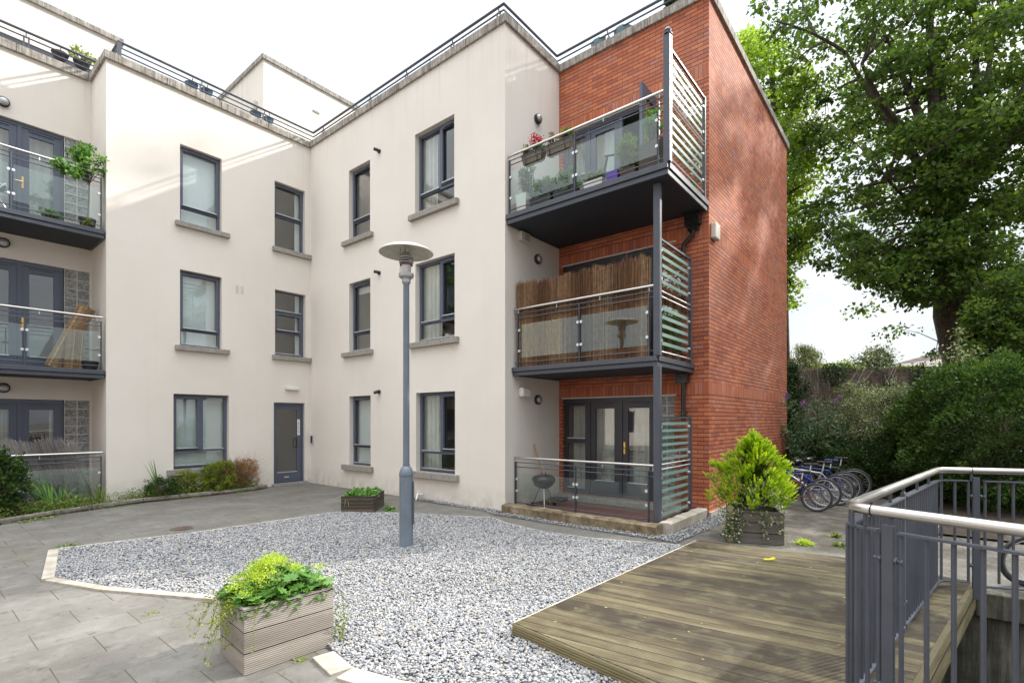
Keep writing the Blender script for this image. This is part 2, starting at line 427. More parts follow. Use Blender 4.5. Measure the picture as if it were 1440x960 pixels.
def m_oldwall():
    m, nt = new_mat('old_stone_brick'); g = NT(nt); p = g.pos(); x, y, z = g.sep(p)
    b = g.n('ShaderNodeTexBrick'); g.l(g.comb(g.math('MULTIPLY', g.math('SUBTRACT', x, y), .72), z), b.inputs['Vector'])
    b.inputs['Color1'].default_value = (0, 0, 0, 1); b.inputs['Color2'].default_value = (1, 1, 1, 1)
    b.inputs['Mortar'].default_value = (.5, .5, .5, 1); b.inputs['Scale'].default_value = 1
    b.inputs['Brick Width'].default_value = .23; b.inputs['Row Height'].default_value = .085
    b.inputs['Mortar Size'].default_value = .009
    c = g.ramp(b.outputs[0], [(0, (.07, .05, .042)), (.5, (.13, .085, .066)), (1, (.19, .13, .10))])
    c = g.mix(g.ramp(g.noise(p, 1.5, 7, .7), [(.45, .0), (.6, .85)]), c, (.16, .145, .12))
    c = g.mix(b.outputs['Fac'], c, (.10, .09, .075))
    h = g.math('SUBTRACT', g.math('MULTIPLY', g.noise(p, 30, 6), 1), b.outputs['Fac'])
    g.out(g.bsdf(c, .95, 0, h, .9, .02, .2).outputs[0]); return m
M['oldwall'] = m_oldwall()
def m_pebble():
    m, nt = new_mat('pebbles'); g = NT(nt)
    at = g.n('ShaderNodeAttribute', attribute_name='col'); r = g.sep(at.outputs['Color'])[0]
    c = g.ramp(r, [(0, (.10, .105, .12)), (.10, (.18, .187, .202)), (.32, (.255, .262, .275)), (.62, (.33, .333, .338)),
                   (.82, (.43, .425, .41)), (.92, (.37, .305, .23)), (1, (.56, .55, .52))])
    c = g.mix(g.ramp(g.noise(g.pos(), 130, 3), [(.4, .0), (.7, .35)]), c, (.3, .3, .31))
    g.out(g.bsdf(c, .8, 0, spec=.35).outputs[0]); return m
M['pebble'] = m_pebble()
M['gravelbase'] = simple('gravel_base', (.14, .145, .155), .95, var=.5, nscale=60, bump=1, bdist=.02)

M['L_syc'] = m_leaf('sycamore_leaf', [(.040, .075, .022), (.072, .13, .03), (.12, .20, .04), (.24, .33, .06)], .55, .6, .25)
M['L_lime'] = m_leaf('sunny_leaf', [(.12, .22, .03), (.22, .36, .04), (.34, .48, .06), (.46, .52, .10)], .6, .6, .2)
M['L_willow'] = m_leaf('willow_leaf', [(.07, .11, .04), (.13, .18, .06), (.22, .26, .10), (.32, .33, .15)], .4)
M['L_dark'] = m_leaf('dark_shrub_leaf', [(.010, .024, .009), (.022, .05, .015), (.045, .095, .022), (.10, .17, .035)], .25, .6, .2)
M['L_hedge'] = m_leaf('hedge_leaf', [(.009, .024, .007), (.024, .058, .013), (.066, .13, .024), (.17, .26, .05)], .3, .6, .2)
M['L_varieg'] = m_leaf('variegated_leaf', [(.05, .09, .035), (.14, .19, .08), (.34, .38, .22), (.62, .64, .46)], .35, .6, .2)
M['L_ivy'] = m_leaf('ivy_leaf', [(.014, .034, .014), (.032, .072, .024), (.065, .125, .045), (.13, .2, .08)], .25, .55, .25)
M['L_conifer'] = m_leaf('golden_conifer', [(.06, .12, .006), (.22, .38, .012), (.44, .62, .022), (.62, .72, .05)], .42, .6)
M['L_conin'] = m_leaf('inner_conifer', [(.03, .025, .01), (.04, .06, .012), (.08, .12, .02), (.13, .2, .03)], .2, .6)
M['L_mantle'] = m_leaf('mantle_flower', [(.30, .45, .03), (.46, .62, .05), (.60, .72, .09), (.70, .78, .18)], .45, .6)
M['L_green'] = m_leaf('fresh_leaf', [(.05, .13, .025), (.10, .24, .04), (.16, .34, .07), (.28, .45, .12)], .4, .5)
M['L_grey'] = m_leaf('grey_green_leaf', [(.06, .12, .06), (.13, .22, .12), (.2, .32, .18), (.3, .42, .25)], .35, .6)
M['L_weed'] = m_leaf('weed_leaf', [(.06, .10, .02), (.12, .20, .03), (.22, .30, .06), (.34, .38, .14)], .4, .6)
M['L_rust'] = m_leaf('rusty_spiraea', [(.09, .12, .02), (.24, .18, .05), (.42, .18, .09), (.55, .34, .20)], .35, .6)
M['L_yellow'] = m_leaf('yellow_green_leaf', [(.08, .13, .01), (.17, .24, .02), (.30, .36, .03), (.42, .45, .06)], .4, .5)
M['L_red'] = m_leaf('red_petal', [(.40, .01, .02), (.55, .02, .04), (.65, .05, .08), (.7, .1, .12)], .3, .6)
M['L_purple'] = m_leaf('purple_petal', [(.20, .07, .30), (.30, .12, .42), (.42, .2, .52), (.5, .3, .6)], .3, .6)
M['L_straw'] = m_leaf('straw_leaf', [(.22, .18, .09), (.32, .28, .15), (.42, .38, .22), (.5, .48, .32)], .3, .7)

# ------------------------------------------------------------------ leaves
def rand_dirs(n, up=0.0):
    d = rng.normal(size=(n, 3)); d[:, 2] += up
    return d/np.linalg.norm(d, axis=1)[:, None]
def leaf_arrays(P, D, L, W, bend=.25, tilt=None):
    """rhombic leaves folded along the midrib: 4 verts, 2 tris each. P base, D direction"""
    n = len(P)
    t = rand_dirs(n) if tilt is None else tilt
    S = np.cross(D, t); S /= np.maximum(np.linalg.norm(S, axis=1), 1e-6)[:, None]
    N = np.cross(D, S)
    L = np.broadcast_to(L, (n,))[:, None]; W = np.broadcast_to(W, (n,))[:, None]
    a = P; b = P+D*L*.45+S*W*.5+N*W*bend; c = P+D*L; d = P+D*L*.45-S*W*.5+N*W*bend
    V = np.stack([a, b, c, d], 1).reshape(-1, 3)
    k = np.arange(n)[:, None]*4
    F = np.concatenate([k+np.array([[0, 1, 2]]), k+np.array([[0, 2, 3]])], 1).reshape(-1, 3)
    return V, F
def blade_arrays(P, D, L, W, droop, seg=5):
    """arching strap leaves with tapering width"""
    n = len(P); up = np.array([0, 0, 1.0])
    S = np.cross(D, up+rng.normal(0, .25, (n, 3))); S /= np.maximum(np.linalg.norm(S, axis=1), 1e-6)[:, None]
    L = np.broadcast_to(L, (n,)); W = np.broadcast_to(W, (n,)); droop = np.broadcast_to(droop, (n,))
    rows = []
    for i in range(seg+1):
        t = i/seg
        c = P+D*(L*t)[:, None]; c = c.copy(); c[:, 2] -= droop*L*t*t
        w = W*(1-t**2.2)*.5+.0005
        rows += [c-S*w[:, None], c+S*w[:, None]]
    V = np.stack(rows, 1); m = V.shape[1]; V = V.reshape(-1, 3)
    F = []
    k = np.arange(n)*m
    for i in range(seg):
        F.append(np.stack([k+2*i, k+2*i+1, k+2*i+3, k+2*i+2], 1))
    return V, np.concatenate(F), m
def leaf_obj(name, P, D, L, W, mat, parent, colr=None, bend=.25, tilt=None):
    V, F = leaf_arrays(P, D, L, W, bend, tilt)
    r = rng.random(len(P)) if colr is None else np.clip(colr, 0, 1)
    return np_mesh(name, V, F, mat, parent, col=np.repeat(r, 4)[:, None]*np.ones((1, 3)))
def blade_obj(name, P, D, L, W, droop, mat, parent, seg=5, colr=None):
    V, F, m = blade_arrays(P, D, L, W, droop, seg)
    r = rng.random(len(P)) if colr is None else colr
    return np_mesh(name, V, F, mat, parent, col=np.repeat(r, m)[:, None]*np.ones((1, 3)))
def bush_points(c, rad, nclump, per, cr, outer=.55, zmin=None):
    """clumps spread through an ellipsoid, biased outward; returns leaf positions, outward dirs, clump value"""
    d = rand_dirs(nclump, .15); r = outer+(1-outer)*rng.random(nclump)**.6
    r *= 1+.13*np.sin(d[:, 0]*5+c[0])+.12*np.sin(d[:, 2]*7+c[1]*3)+rng.normal(0, .05, nclump)
    C = np.array(c)+d*r[:, None]*np.array(rad)
    if zmin is not None: C[:, 2] = np.maximum(C[:, 2], zmin+.03)
    q = rand_dirs(nclump*per); rr = rng.random(nclump*per)**.5
    P = np.repeat(C, per, 0)+q*rr[:, None]*cr
    O = P-np.array(c)-np.array([0, 0, -.3])*np.array(rad)[2]; O /= np.linalg.norm(O, axis=1)[:, None]
    cv = np.repeat(rng.random(nclump), per)
    if zmin is not None: P[:, 2] = np.maximum(P[:, 2], zmin)
    return P, O, cv, C
def bush(name, c, rad, nclump, per, cr, size, mat, parent, outer=.5, zmin=0.0, aspect=.55, twigs=True, partname='foliage', spread=.8):
    P, O, cv, C = bush_points(c, rad, nclump, per, cr, outer, zmin)
    n = len(P); D = O*.7+rand_dirs(n)*spread; D /= np.linalg.norm(D, axis=1)[:, None]
    L = size*(.7+.6*rng.random(n))
    leaf_obj(partname, P, D, L, L*aspect, mat, parent, .55*rng.random(n)+.45*cv)
    if twigs:
        mb = MB(); base = Vector((c[0], c[1], zmin))
        idx = rng.choice(len(C), min(len(C), 60), replace=False)
        for i in idx:
            e = Vector(C[i]); m1 = base.lerp(e, .5)+Vector((rng.normal(0, .04), rng.normal(0, .04), .08*rad[2]))
            b = base+Vector(((e.x-base.x)*.12, (e.y-base.y)*.12, 0))
            mb.tube([b, m1, e], [.012+.006*rad[2], .008, .003], 4, False)
        build('stems', mb, M['twig'], parent)
# ------------------------------------------------------------------ the apartment building
XR, YL, YM, YB, XB, XE, YC, XL = 6.80, 12.21, 5.70, 2.75, 8.49, 14.53, 13.33, 2.625
ZC = 8.545
def FL(u, w, z): return (u, YL-w, z)
def FR(u, w, z): return (XR-w, u, z)
def FM(u, w, z): return (u, YM-w, z)
def FB(u, w, z): return (XB-w, u, z)
def FS(u, w, z): return (u, YB-w, z)
def FC(u, w, z): return (u, YC-w, z)
def FRet(u, w, z): return (XL-w, u, z)
def fbox(mb, F, u0, u1, w0, w1, z0, z1):
    p = F(u0, w0, z0); q = F(u1, w1, z1); mb.box(p[0], q[0], p[1], q[1], p[2], q[2])
def cells(u0, u1, z0, z1, holes):
    us = sorted({u0, u1, *[h[0] for h in holes], *[h[1] for h in holes]})
    zs = sorted({z0, z1, *[h[2] for h in holes], *[h[3] for h in holes]})
    us = [u for u in us if u0 <= u <= u1]; zs = [z for z in zs if z0 <= z <= z1]
    for a, b in zip(us, us[1:]):
        for c, d in zip(zs, zs[1:]):
            m, n = (a+b)/2, (c+d)/2
            if not any(h[0] < m < h[1] and h[2] < n < h[3] for h in holes): yield a, b, c, d
def plate(mb, F, u0, u1, z0, z1, holes, wf, wb):
    for w in (wf, wb):
        for a, b, c, d in cells(u0, u1, z0, z1, holes):
            mb.quad(F(a, w, c), F(b, w, c), F(b, w, d), F(a, w, d))
    for (a, b, c, d) in [(u0, u1, z0, z1)]+list(holes):
        mb.quad(F(a, wf, c), F(b, wf, c), F(b, wb, c), F(a, wb, c)); mb.quad(F(a, wf, d), F(b, wf, d), F(b, wb, d), F(a, wb, d))
        mb.quad(F(a, wf, c), F(a, wf, d), F(a, wb, d), F(a, wb, c)); mb.quad(F(b, wf, c), F(b, wf, d), F(b, wb, d), F(b, wb, c))
def wall(mb, F, u0, u1, z0, z1, holes=(), dep=.24):
    for a, b, c, d in cells(u0, u1, z0, z1, holes):
        mb.quad(F(a, 0, c), F(b, 0, c), F(b, 0, d), F(a, 0, d))
    for (a, b, c, d) in holes:
        mb.quad(F(a, 0, c), F(b, 0, c), F(b, -dep, c), F(a, -dep, c)); mb.quad(F(a, 0, d), F(b, 0, d), F(b, -dep, d), F(a, -dep, d))
        mb.quad(F(a, 0, c), F(a, 0, d), F(a, -dep, d), F(a, -dep, c)); mb.quad(F(b, 0, c), F(b, 0, d), F(b, -dep, d), F(b, -dep, c))

bld = empty('apartment_building', (XR, YL, 0), 'three storey apartment building of cream render and red brick round the gravel court', 'apartment building')
Z3, Z2, Z1 = 7.44, 4.79, 2.155
S3, S2, S1 = 5.79, 3.175, .56
LB = [(3.87, 4.69, S3, Z3), (3.87, 4.69, S2, Z2), (3.75, 4.84, S1, Z1)]
LS = [(5.88, 6.655, S3, 7.40), (5.89, 6.67, S2, 4.77)]
LD = (5.86, 6.65, .06, 2.03)
RS = [(9.65, 10.48, S3, Z3), (9.64, 10.47, S2, Z2), (9.63, 10.46, S1, Z1)]
RB = [(6.965, 8.11, S3, Z3), (6.955, 8.10, S2, Z2), (6.945, 8.08, S1, Z1)]
BH = [(3.66, 5.62, .16, 2.02), (3.66, 5.62, 2.54, 4.65), (3.66, 5.62, 5.21, 7.27)]
BG = (3.33, 3.62, .16, 2.02)
CH = [(-.4, 2.60, .10, 2.0), (-.4, 2.60, 2.53, 4.63), (-.4, 2.60, 5.22, 7.27)]
mb = MB()
wall(mb, FL, XL, XR, -.3, ZC, LB+LS+[LD])
wall(mb, FR, YM, YL, -.3, ZC, RS+RB)
wall(mb, FM, XR, XB, -.3, ZC)
wall(mb, FRet, YL, YC, -.3, ZC)
wall(mb, FC, -6.0, XL, -.3, ZC, CH)
build('rendered_wall', mb, M['render'], bld)
mb = MB()
wall(mb, FB, YB, YM, -.3, ZC, BH+[BG], .2)
wall(mb, FS, XB, XE, -.3, ZC)
mb.quad((XE, YB, -.3), (XE, 22, -.3), (XE, 22, ZC), (XE, YB, ZC))
build('brick_wall', mb, M['brick'], bld)
mb = MB()   # flat roof decks
for x0, x1, y0, y1 in ((XL, XE, YL, 22), (-6, XL, YC, 22), (XR, XE, YM, YL), (XB, XE, YB, YM)):
    mb.quad((x0, y0, ZC-.02), (x1, y0, ZC-.02), (x1, y1, ZC-.02), (x0, y1, ZC-.02))
build('roof_deck', mb, M['roof'], bld)
# coping stones with open joints
mb = MB()
def cope(x0, x1, y0, y1, axis, step=1.03):
    a, b = (x0, x1) if axis == 0 else (y0, y1)
    n = max(1, round((b-a)/step)); e = (b-a)/n
    for i in range(n):
        p, q = a+i*e+.004, a+(i+1)*e-.004; h = ZC+.155+random.uniform(-.004, .004)
        if axis == 0: mb.box(p, q, y0+random.uniform(-.003, .003), y1, ZC, h)
        else: mb.box(x0+random.uniform(-.003, .003), x1, p, q, ZC, h)
cope(2.58, 6.75, 12.155, 12.5, 0); cope(2.575, 2.93, 12.505, 13.27, 1); cope(-6, 2.57, 13.275, 13.6, 0)
cope(6.755, 7.08, 5.65, 12.50, 1); cope(7.085, 8.435, 5.65, 5.98, 0); cope(8.44, 8.78, 2.70, 5.98, 1); cope(8.785, 14.6, 2.70, 3.05, 0)
build('coping', mb, M['coping'], bld, bevel=.008)
# thin damp course / plinth on the rendered wall, concrete foot under the brick
mb = MB(); mb.box(8.47, 14.5, 2.71, 2.749, -.1, .09); build('concrete_foot', mb, M['edging'], bld)

def lightring(mb, F, l, wf, wb, t=.05):
    a, b, c, d = l; plate(mb, F, a, b, c, d, [(a+t, b-t, c+t, d-t)], wf, wb)
def window(F, h, lights, mat, sill=None, blind=None, room=M['room'], name='window', wrec=.11, vent=True, label=None, dz=0):
    """h opening; lights: (ua, ub, za, zb, sash) glazed areas inside it"""
    a, b, c, d = h; mb = MB(); m = .006
    plate(mb, F, a+m, b-m, c+m, d-m, [l[:4] for l in lights], -wrec, -wrec-.07)
    for l in lights:   # drip bars
        fbox(mb, F, l[0]-.01, l[1]+.01, -wrec+.004, -wrec+.022, l[2]-.028, l[2]-.004)
    o = build(name, mb, mat, bld, bevel=.004)
    if label: o['label'] = label
    for l in lights:
        ua, ub, za, zb = l[:4]
        if len(l) > 4 and l[4]:
            mb = MB(); plate(mb, F, ua-.03, ub+.03, za-.03, zb+.03, [(ua+.022, ub-.022, za+.025, zb-.022)], -wrec+.022, -wrec-.02)
            if vent: fbox(mb, F, ua+(ub-ua)*.2, ub-(ub-ua)*.2, -wrec+.024, -wrec+.045, zb-.012, zb+.018)
            build('sash', mb, mat, o, bevel=.004)
            mb = MB(); fbox(mb, F, ua+.02, ub-.02, -wrec+.024, -wrec+.036, za+.012, za+.026); build('drip_bar', mb, M['galv'], o)
        else:
            mb = MB(); fbox(mb, F, ua+.004, ub-.004, -wrec+.002, -wrec+.014, za+.001, za+.014); build('drip_bar', mb, M['galv'], o)
        mb = MB(); w = -wrec-.035
        mb.quad(F(ua-.005, w, za-.005), F(ub+.005, w, za-.005), F(ub+.005, w, zb+.005), F(ua-.005, w, zb+.005))
        build('pane', mb, M['glass'], o)
    if sill:
        s0, s1, hh = sill; mb = MB(); fbox(mb, F, s0, s1, -.10, .085, c-hh, c+.002)
        build('sill', mb, M['sill'], o, bevel=.006)
    mb = MB(); dp = 1.3; w0 = -wrec-.08
    e = .35
    for q in ((F(a-e, w0, c-.1), F(a-e, w0, d+.2), F(a-e, -dp, d+.2), F(a-e, -dp, c-.1)), (F(b+e, w0, c-.1), F(b+e, w0, d+.2), F(b+e, -dp, d+.2), F(b+e, -dp, c-.1)),
              (F(a-e, w0, c-.1), F(b+e, w0, c-.1), F(b+e, -dp, c-.1), F(a-e, -dp, c-.1)), (F(a-e, w0, d+.2), F(b+e, w0, d+.2), F(b+e, -dp, d+.2), F(a-e, -dp, d+.2)),
              (F(a-e, -dp, c-.1), F(b+e, -dp, c-.1), F(b+e, -dp, d+.2), F(a-e, -dp, d+.2))): mb.quad(*q)
    # inner lining that closes the room round the frame
    for cc in cells(a-e, b+e, c-.1, d+.2, [(a+.01, b-.01, c+.01, d-.01)]):
        mb.quad(F(cc[0], -.245, cc[2]), F(cc[1], -.245, cc[2]), F(cc[1], -.245, cc[3]), F(cc[0], -.245, cc[3]))
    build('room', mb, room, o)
    if blind:
        mb = MB(); kind, f0, f1, g0, g1 = blind   # fractions across and up
        ua, ub, za, zb = a+(b-a)*f0, a+(b-a)*f1, c+(d-c)*g0, c+(d-c)*g1
        if kind == 'roller': mb.quad(F(ua, -.235, za), F(ub, -.235, za), F(ub, -.235, zb), F(ua, -.235, zb))
        elif kind == 'slat':
            z = za
            while z < zb:
                mb.quad(F(ua, -.222, z), F(ub, -.222, z), F(ub, -.24, z+.021), F(ua, -.24, z+.021)); z += .023
        elif kind == 'curtain':
            n = 40
            for i in range(n):
                p, q = ua+(ub-ua)*i/n, ua+(ub-ua)*(i+1)/n
                w1 = -.26+.022*math.sin(p*46)+.01*math.sin(p*101); w2 = -.26+.022*math.sin(q*46)+.01*math.sin(q*101)
                mb.quad(F(p, w1, za), F(q, w2, za), F(q, w2, zb), F(p, w1, zb))
        build('blind' if kind != 'curtain' else 'curtain', mb, M['curtain'] if kind == 'curtain' else M['blind'], o)
    return o
t = .05
fm = M['frame']
def two(h, fr=.21):   # sash above, fixed light below
    a, b, c, d = h; zt = c+(d-c)*fr
    return [(a+.06, b-.06, zt+.04, d-.07, 1), (a+.05, b-.05, c+.05, zt-.01, 0)]
window(FL, LB[0], two(LB[0]), fm, (3.775, 4.84, .10), ('roller', 0, 1, 0, 1), label='top floor window with white blind')
window(FL, LB[1], two(LB[1]), fm, (3.775, 4.835, .10), ('roller', 0, 1, 0, 1), label='first floor window with white blind')
a, b, c, d = LB[2]; zt = c+(d-c)*.24
window(FL, LB[2], [(a+.06, a+.50, zt+.04, d-.08, 1), (a+.60, b-.06, zt+.02, d-.06, 0), (a+.05, b-.05, c+.07, zt-.02, 0)], fm, (3.625, 4.95, .12), ('slat', 0, 1, 0, 1), label='wide ground floor window with slatted blind')
a, b, c, d = LS[0]; zt = c+(d-c)*.5
window(FL, LS[0], [(a+.06, b-.06, zt+.04, d-.07, 1), (a+.04, b-.05, c+.03, zt-.02, 0)], fm, (5.82, 6.79, .11), ('roller', .80, 1, 0, 1), M['room'], label='narrow stair window by the corner')
a, b, c, d = LS[1]; z1, z2 = c+(d-c)*.36, c+(d-c)*.68
window(FL, LS[1], [(a+.03, b-.07, z2+.03, d-.03, 0), (a+.07, b-.10, z1+.05, z2-.06, 1), (a+.03, b-.07, c+.06, z1-.02, 0)], fm, (5.815, 6.795, .11), ('roller', .80, 1, 0, 1), M['room'], label='three light stair window by the corner')
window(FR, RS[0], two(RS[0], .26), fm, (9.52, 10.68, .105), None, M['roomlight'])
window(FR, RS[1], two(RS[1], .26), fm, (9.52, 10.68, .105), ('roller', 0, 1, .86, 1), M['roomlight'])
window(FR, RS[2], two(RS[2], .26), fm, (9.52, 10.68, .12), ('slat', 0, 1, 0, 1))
def three(h, u=.44, fr=.25):
    a, b, c, d = h; zt = c+(d-c)*fr; m = a+(b-a)*u
    return [(a+.06, m-.06, zt+.06, d-.08, 1), (m+.02, b-.06, zt+.02, d-.06, 0), (a+.05, b-.05, c+.06, zt-.03, 0)]
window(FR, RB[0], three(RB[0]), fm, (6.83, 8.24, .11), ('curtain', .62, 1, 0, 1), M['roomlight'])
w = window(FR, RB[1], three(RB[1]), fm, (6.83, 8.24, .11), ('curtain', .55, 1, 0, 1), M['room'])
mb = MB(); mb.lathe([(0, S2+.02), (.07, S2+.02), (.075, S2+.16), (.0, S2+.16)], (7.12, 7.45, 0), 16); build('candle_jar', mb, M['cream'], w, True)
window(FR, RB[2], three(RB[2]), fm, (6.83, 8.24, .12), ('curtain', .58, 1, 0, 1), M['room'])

# entrance door
a, b, c, d = LD
mb = MB(); plate(mb, FL, a+.005, b-.005, c, d-.005, [(a+.05, b-.05, c+.03, d-.06)], -.06, -.14)
door = build('entrance_door', mb, fm, bld, bevel=.004)
mb = MB(); plate(mb, FL, a+.052, b-.052, c+.032, d-.062, [(a+.12, b-.16, c+.26, d-.17)], -.09, -.13); build('leaf', mb, fm, door, bevel=.004)
mb = MB(); mb.quad(*[FL(u, -.11, z) for u, z in ((a+.1, c+.2), (b-.1, c+.2), (b-.1, d-.1), (a+.1, d-.1))]); build('pane', mb, M['glass'], door)
mb = MB(); fbox(mb, FL, a+.12, b-.16, -.088, -.075, c+.245, c+.262); fbox(mb, FL, a+.30, a+.42, -.088, -.082, c+.12, c+.145); build('kick_strip', mb, M['galv'], door)
mb = MB(); fbox(mb, FL, b-.155, b-.085, -.088, -.082, 1.22, 1.62); build('notice', mb, M['white'], door)
mb = MB()
for i in range(9): fbox(mb, FL, b-.145, b-.145+.03+.02*((i*7) % 3)/2, -.0815, -.0805, 1.56-i*.035, 1.568-i*.035)
build('notice_print', mb, M['blackmat'], door)
mb = MB(); mb.tube([FL(b-.20, -.088, .92), FL(b-.20, -.03, .92), FL(b-.20, -.03, 1.14), FL(b-.20, -.088, 1.14)], .014, 8); build('handle', mb, M['black'], door, True)
mb = MB(); fbox(mb, FL, a-.05, b+.05, -.14, .10, -.02, c); build('threshold', mb, M['sill'], door, bevel=.006)
mb = MB()
for q in ((FL(a, -.15, 0), FL(a, -.15, d), FL(a, -2.2, d), FL(a, -2.2, 0)), (FL(b, -.15, 0), FL(b, -.15, d), FL(b, -2.2, d), FL(b, -2.2, 0)),
          (FL(a, -.15, d), FL(b, -.15, d), FL(b, -2.2, d), FL(a, -2.2, d)), (FL(a, -2.2, 0), FL(b, -2.2, 0), FL(b, -2.2, d), FL(a, -2.2, d)), (FL(a, -.15, c), FL(b, -.15, c), FL(b, -2.2, c), FL(a, -2.2, c))): mb.quad(*q)
build('hallway', mb, M['room'], door)
# french doors
def french(F, h, cuts, mat, handle_at, curtain=None, openleaf=None, blocks=None, room=M['room']):
    """cuts: list of (u0, u1, kind) kind 'door' or 'side'"""
    a, b, c, d = h; a2, b2 = min(q[0] for q in cuts), max(q[1] for q in cuts)
    mb = MB(); plate(mb, F, a2+.005, b2-.005, c, d-.004, [(q[0]+.03, q[1]-.03, c+.03, d-.07) for q in cuts], -.06, -.13)
    o = build('french_doors', mb, mat, bld, bevel=.004)
    for i, (u0, u1, kind) in enumerate(cuts):
        if openleaf == i: continue
        mb = MB()
        if kind == 'door':
            hl = [(u0+.14, u1-.14, c+.30, d-.20)]
        else:
            zm = c+(d-c)*.56; hl = [(u0+.09, u1-.07, c+.12, zm-.05), (u0+.09, u1-.07, zm+.05, d-.14)]
        plate(mb, F, u0+.032, u1-.032, c+.032, d-.072, hl, -.075, -.12)
        fbox(mb, F, u0+(u1-u0)*.22, u1-(u1-u0)*.22, -.074, -.055, d-.115, d-.09)
        lf = build('door_leaf' if kind == 'door' else 'side_light', mb, mat, o, bevel=.004)
        mb = MB()
        for (p, q, r, s) in hl:
            mb.quad(F(p-.01, -.10, r-.01), F(q+.01, -.10, r-.01), F(q+.01, -.10, s+.01), F(p-.01, -.10, s+.01))
        build('pane', mb, M['glass'], o)
        mb = MB()
        for (p, q, r, s) in hl: fbox(mb, F, p, q, -.073, -.06, r-.014, r+.004)
        build('drip_bar', mb, M['galv'], o)
    if handle_at is not None:
        mb = MB(); u = handle_at; zc = c+.93
        fbox(mb, F, u-.016, u+.016, -.073, -.066, zc-.11, zc+.11); mb.tube([F(u, -.07, zc), F(u, -.03, zc), F(u-.11, -.03, zc)], .008, 6)
        build('handle', mb, M['brass'], o)
    if openleaf is not None:
        u0, u1, _ = cuts[openleaf]; mb = MB(); L = .56
        def G(u, w, z): return F(u0+.03-w, u, z)
        plate(mb, G, -.05, L, c+.03, d-.02, [(.07, L-.12, c+.30, d-.2)], 0, .05); build('open_leaf', mb, fm, o, bevel=.004)
        mb = MB(); mb.quad(G(.05, .025, c+.28), G(L-.1, .025, c+.28), G(L-.1, .025, d-.18), G(.05, .025, d-.18)); build('pane', mb, M['glass'], o)
    if curtain:
        for f0, f1 in curtain:
            mb = MB(); n = 30; ua = a2+(b2-a2)*f0; ub = a2+(b2-a2)*f1
            for i in range(n):
                p, q = ua+(ub-ua)*i/n, ua+(ub-ua)*(i+1)/n
                w1 = -.30+.03*math.sin(p*38)+.012*math.sin(p*90); w2 = -.30+.03*math.sin(q*38)+.012*math.sin(q*90)
                mb.quad(F(p, w1, c), F(q, w2, c), F(q, w2, d), F(p, w1, d))
            build('curtain', mb, M['curtain'], o)
    mb = MB(); dp = 2.2; e = .02; w0 = -.205
    A, B, C, D = a-e, b+e, c-.02, d+.02
    for q in ((F(A, w0, C), F(A, w0, D), F(A, -dp, D), F(A, -dp, C)), (F(B, w0, C), F(B, w0, D), F(B, -dp, D), F(B, -dp, C)),
              (F(A, w0, C), F(B, w0, C), F(B, -dp, C), F(A, -dp, C)), (F(A, w0, D), F(B, w0, D), F(B, -dp, D), F(A, -dp, D)), (F(A, -dp, C), F(B, -dp, C), F(B, -dp, D), F(A, -dp, D))): mb.quad(*q)
    build('room', mb, room, o)
    return o
def glassblocks(F, u0, u1, z0, z1, nu, nz):
    mb = MB(); eu, ez = (u1-u0)/nu, (z1-z0)/nz; g = .008
    hl = [(u0+i*eu+g, u0+(i+1)*eu-g, z0+j*ez+g, z0+(j+1)*ez-g) for i in range(nu) for j in range(nz)]
    plate(mb, F, u0, u1, z0, z1, hl, -.03, -.06); o = build('glass_block_panel', mb, M['mortar'], bld)
    mb = MB()
    for h in hl:
        mb.quad(F(h[0], -.045, h[2]), F(h[1], -.045, h[2]), F(h[1], -.045, h[3]), F(h[0], -.045, h[3]))
    build('glass_block', mb, M['blockglass'], o)
    return o
df = M['darkframe']
cutsB = [(3.68, 4.37, 'door'), (4.37, 5.05, 'door'), (5.05, 5.61, 'side')]
french(FB, BH[0], cutsB, df, 4.30, [(.02, .30), (.38, .98)])
french(FB, BH[1], cutsB, df, 4.30, [(.3, .98)])
french(FB, BH[2], cutsB, fm, None, [(.40, .98)], openleaf=0)
glassblocks(FB, BG[0], BG[1], BG[2], BG[3], 2, 11)
cutsC = [(-.35, .28, 'side'), (.28, .92, 'door'), (.92, 1.556, 'door'), (1.556, 2.19, 'door')]
for i, h in enumerate(CH):
    french(FC, h, cutsC, fm, 1.60, [(.6, .72), (.93, .99)] if i == 0 else ([(0, 1)] if i == 2 else None), room=M['room'] if i < 2 else M['roomlight'])
    glassblocks(FC, 2.20, 2.598, h[2], h[3], 2, 11)
# white lintel lines over the brick-side doors
for h in BH:
    mb = MB(); fbox(mb, FB, 3.30, 5.64, -.05, .006, h[3]-.001, h[3]+.022); build('lintel', mb, M['mortar'], bld)

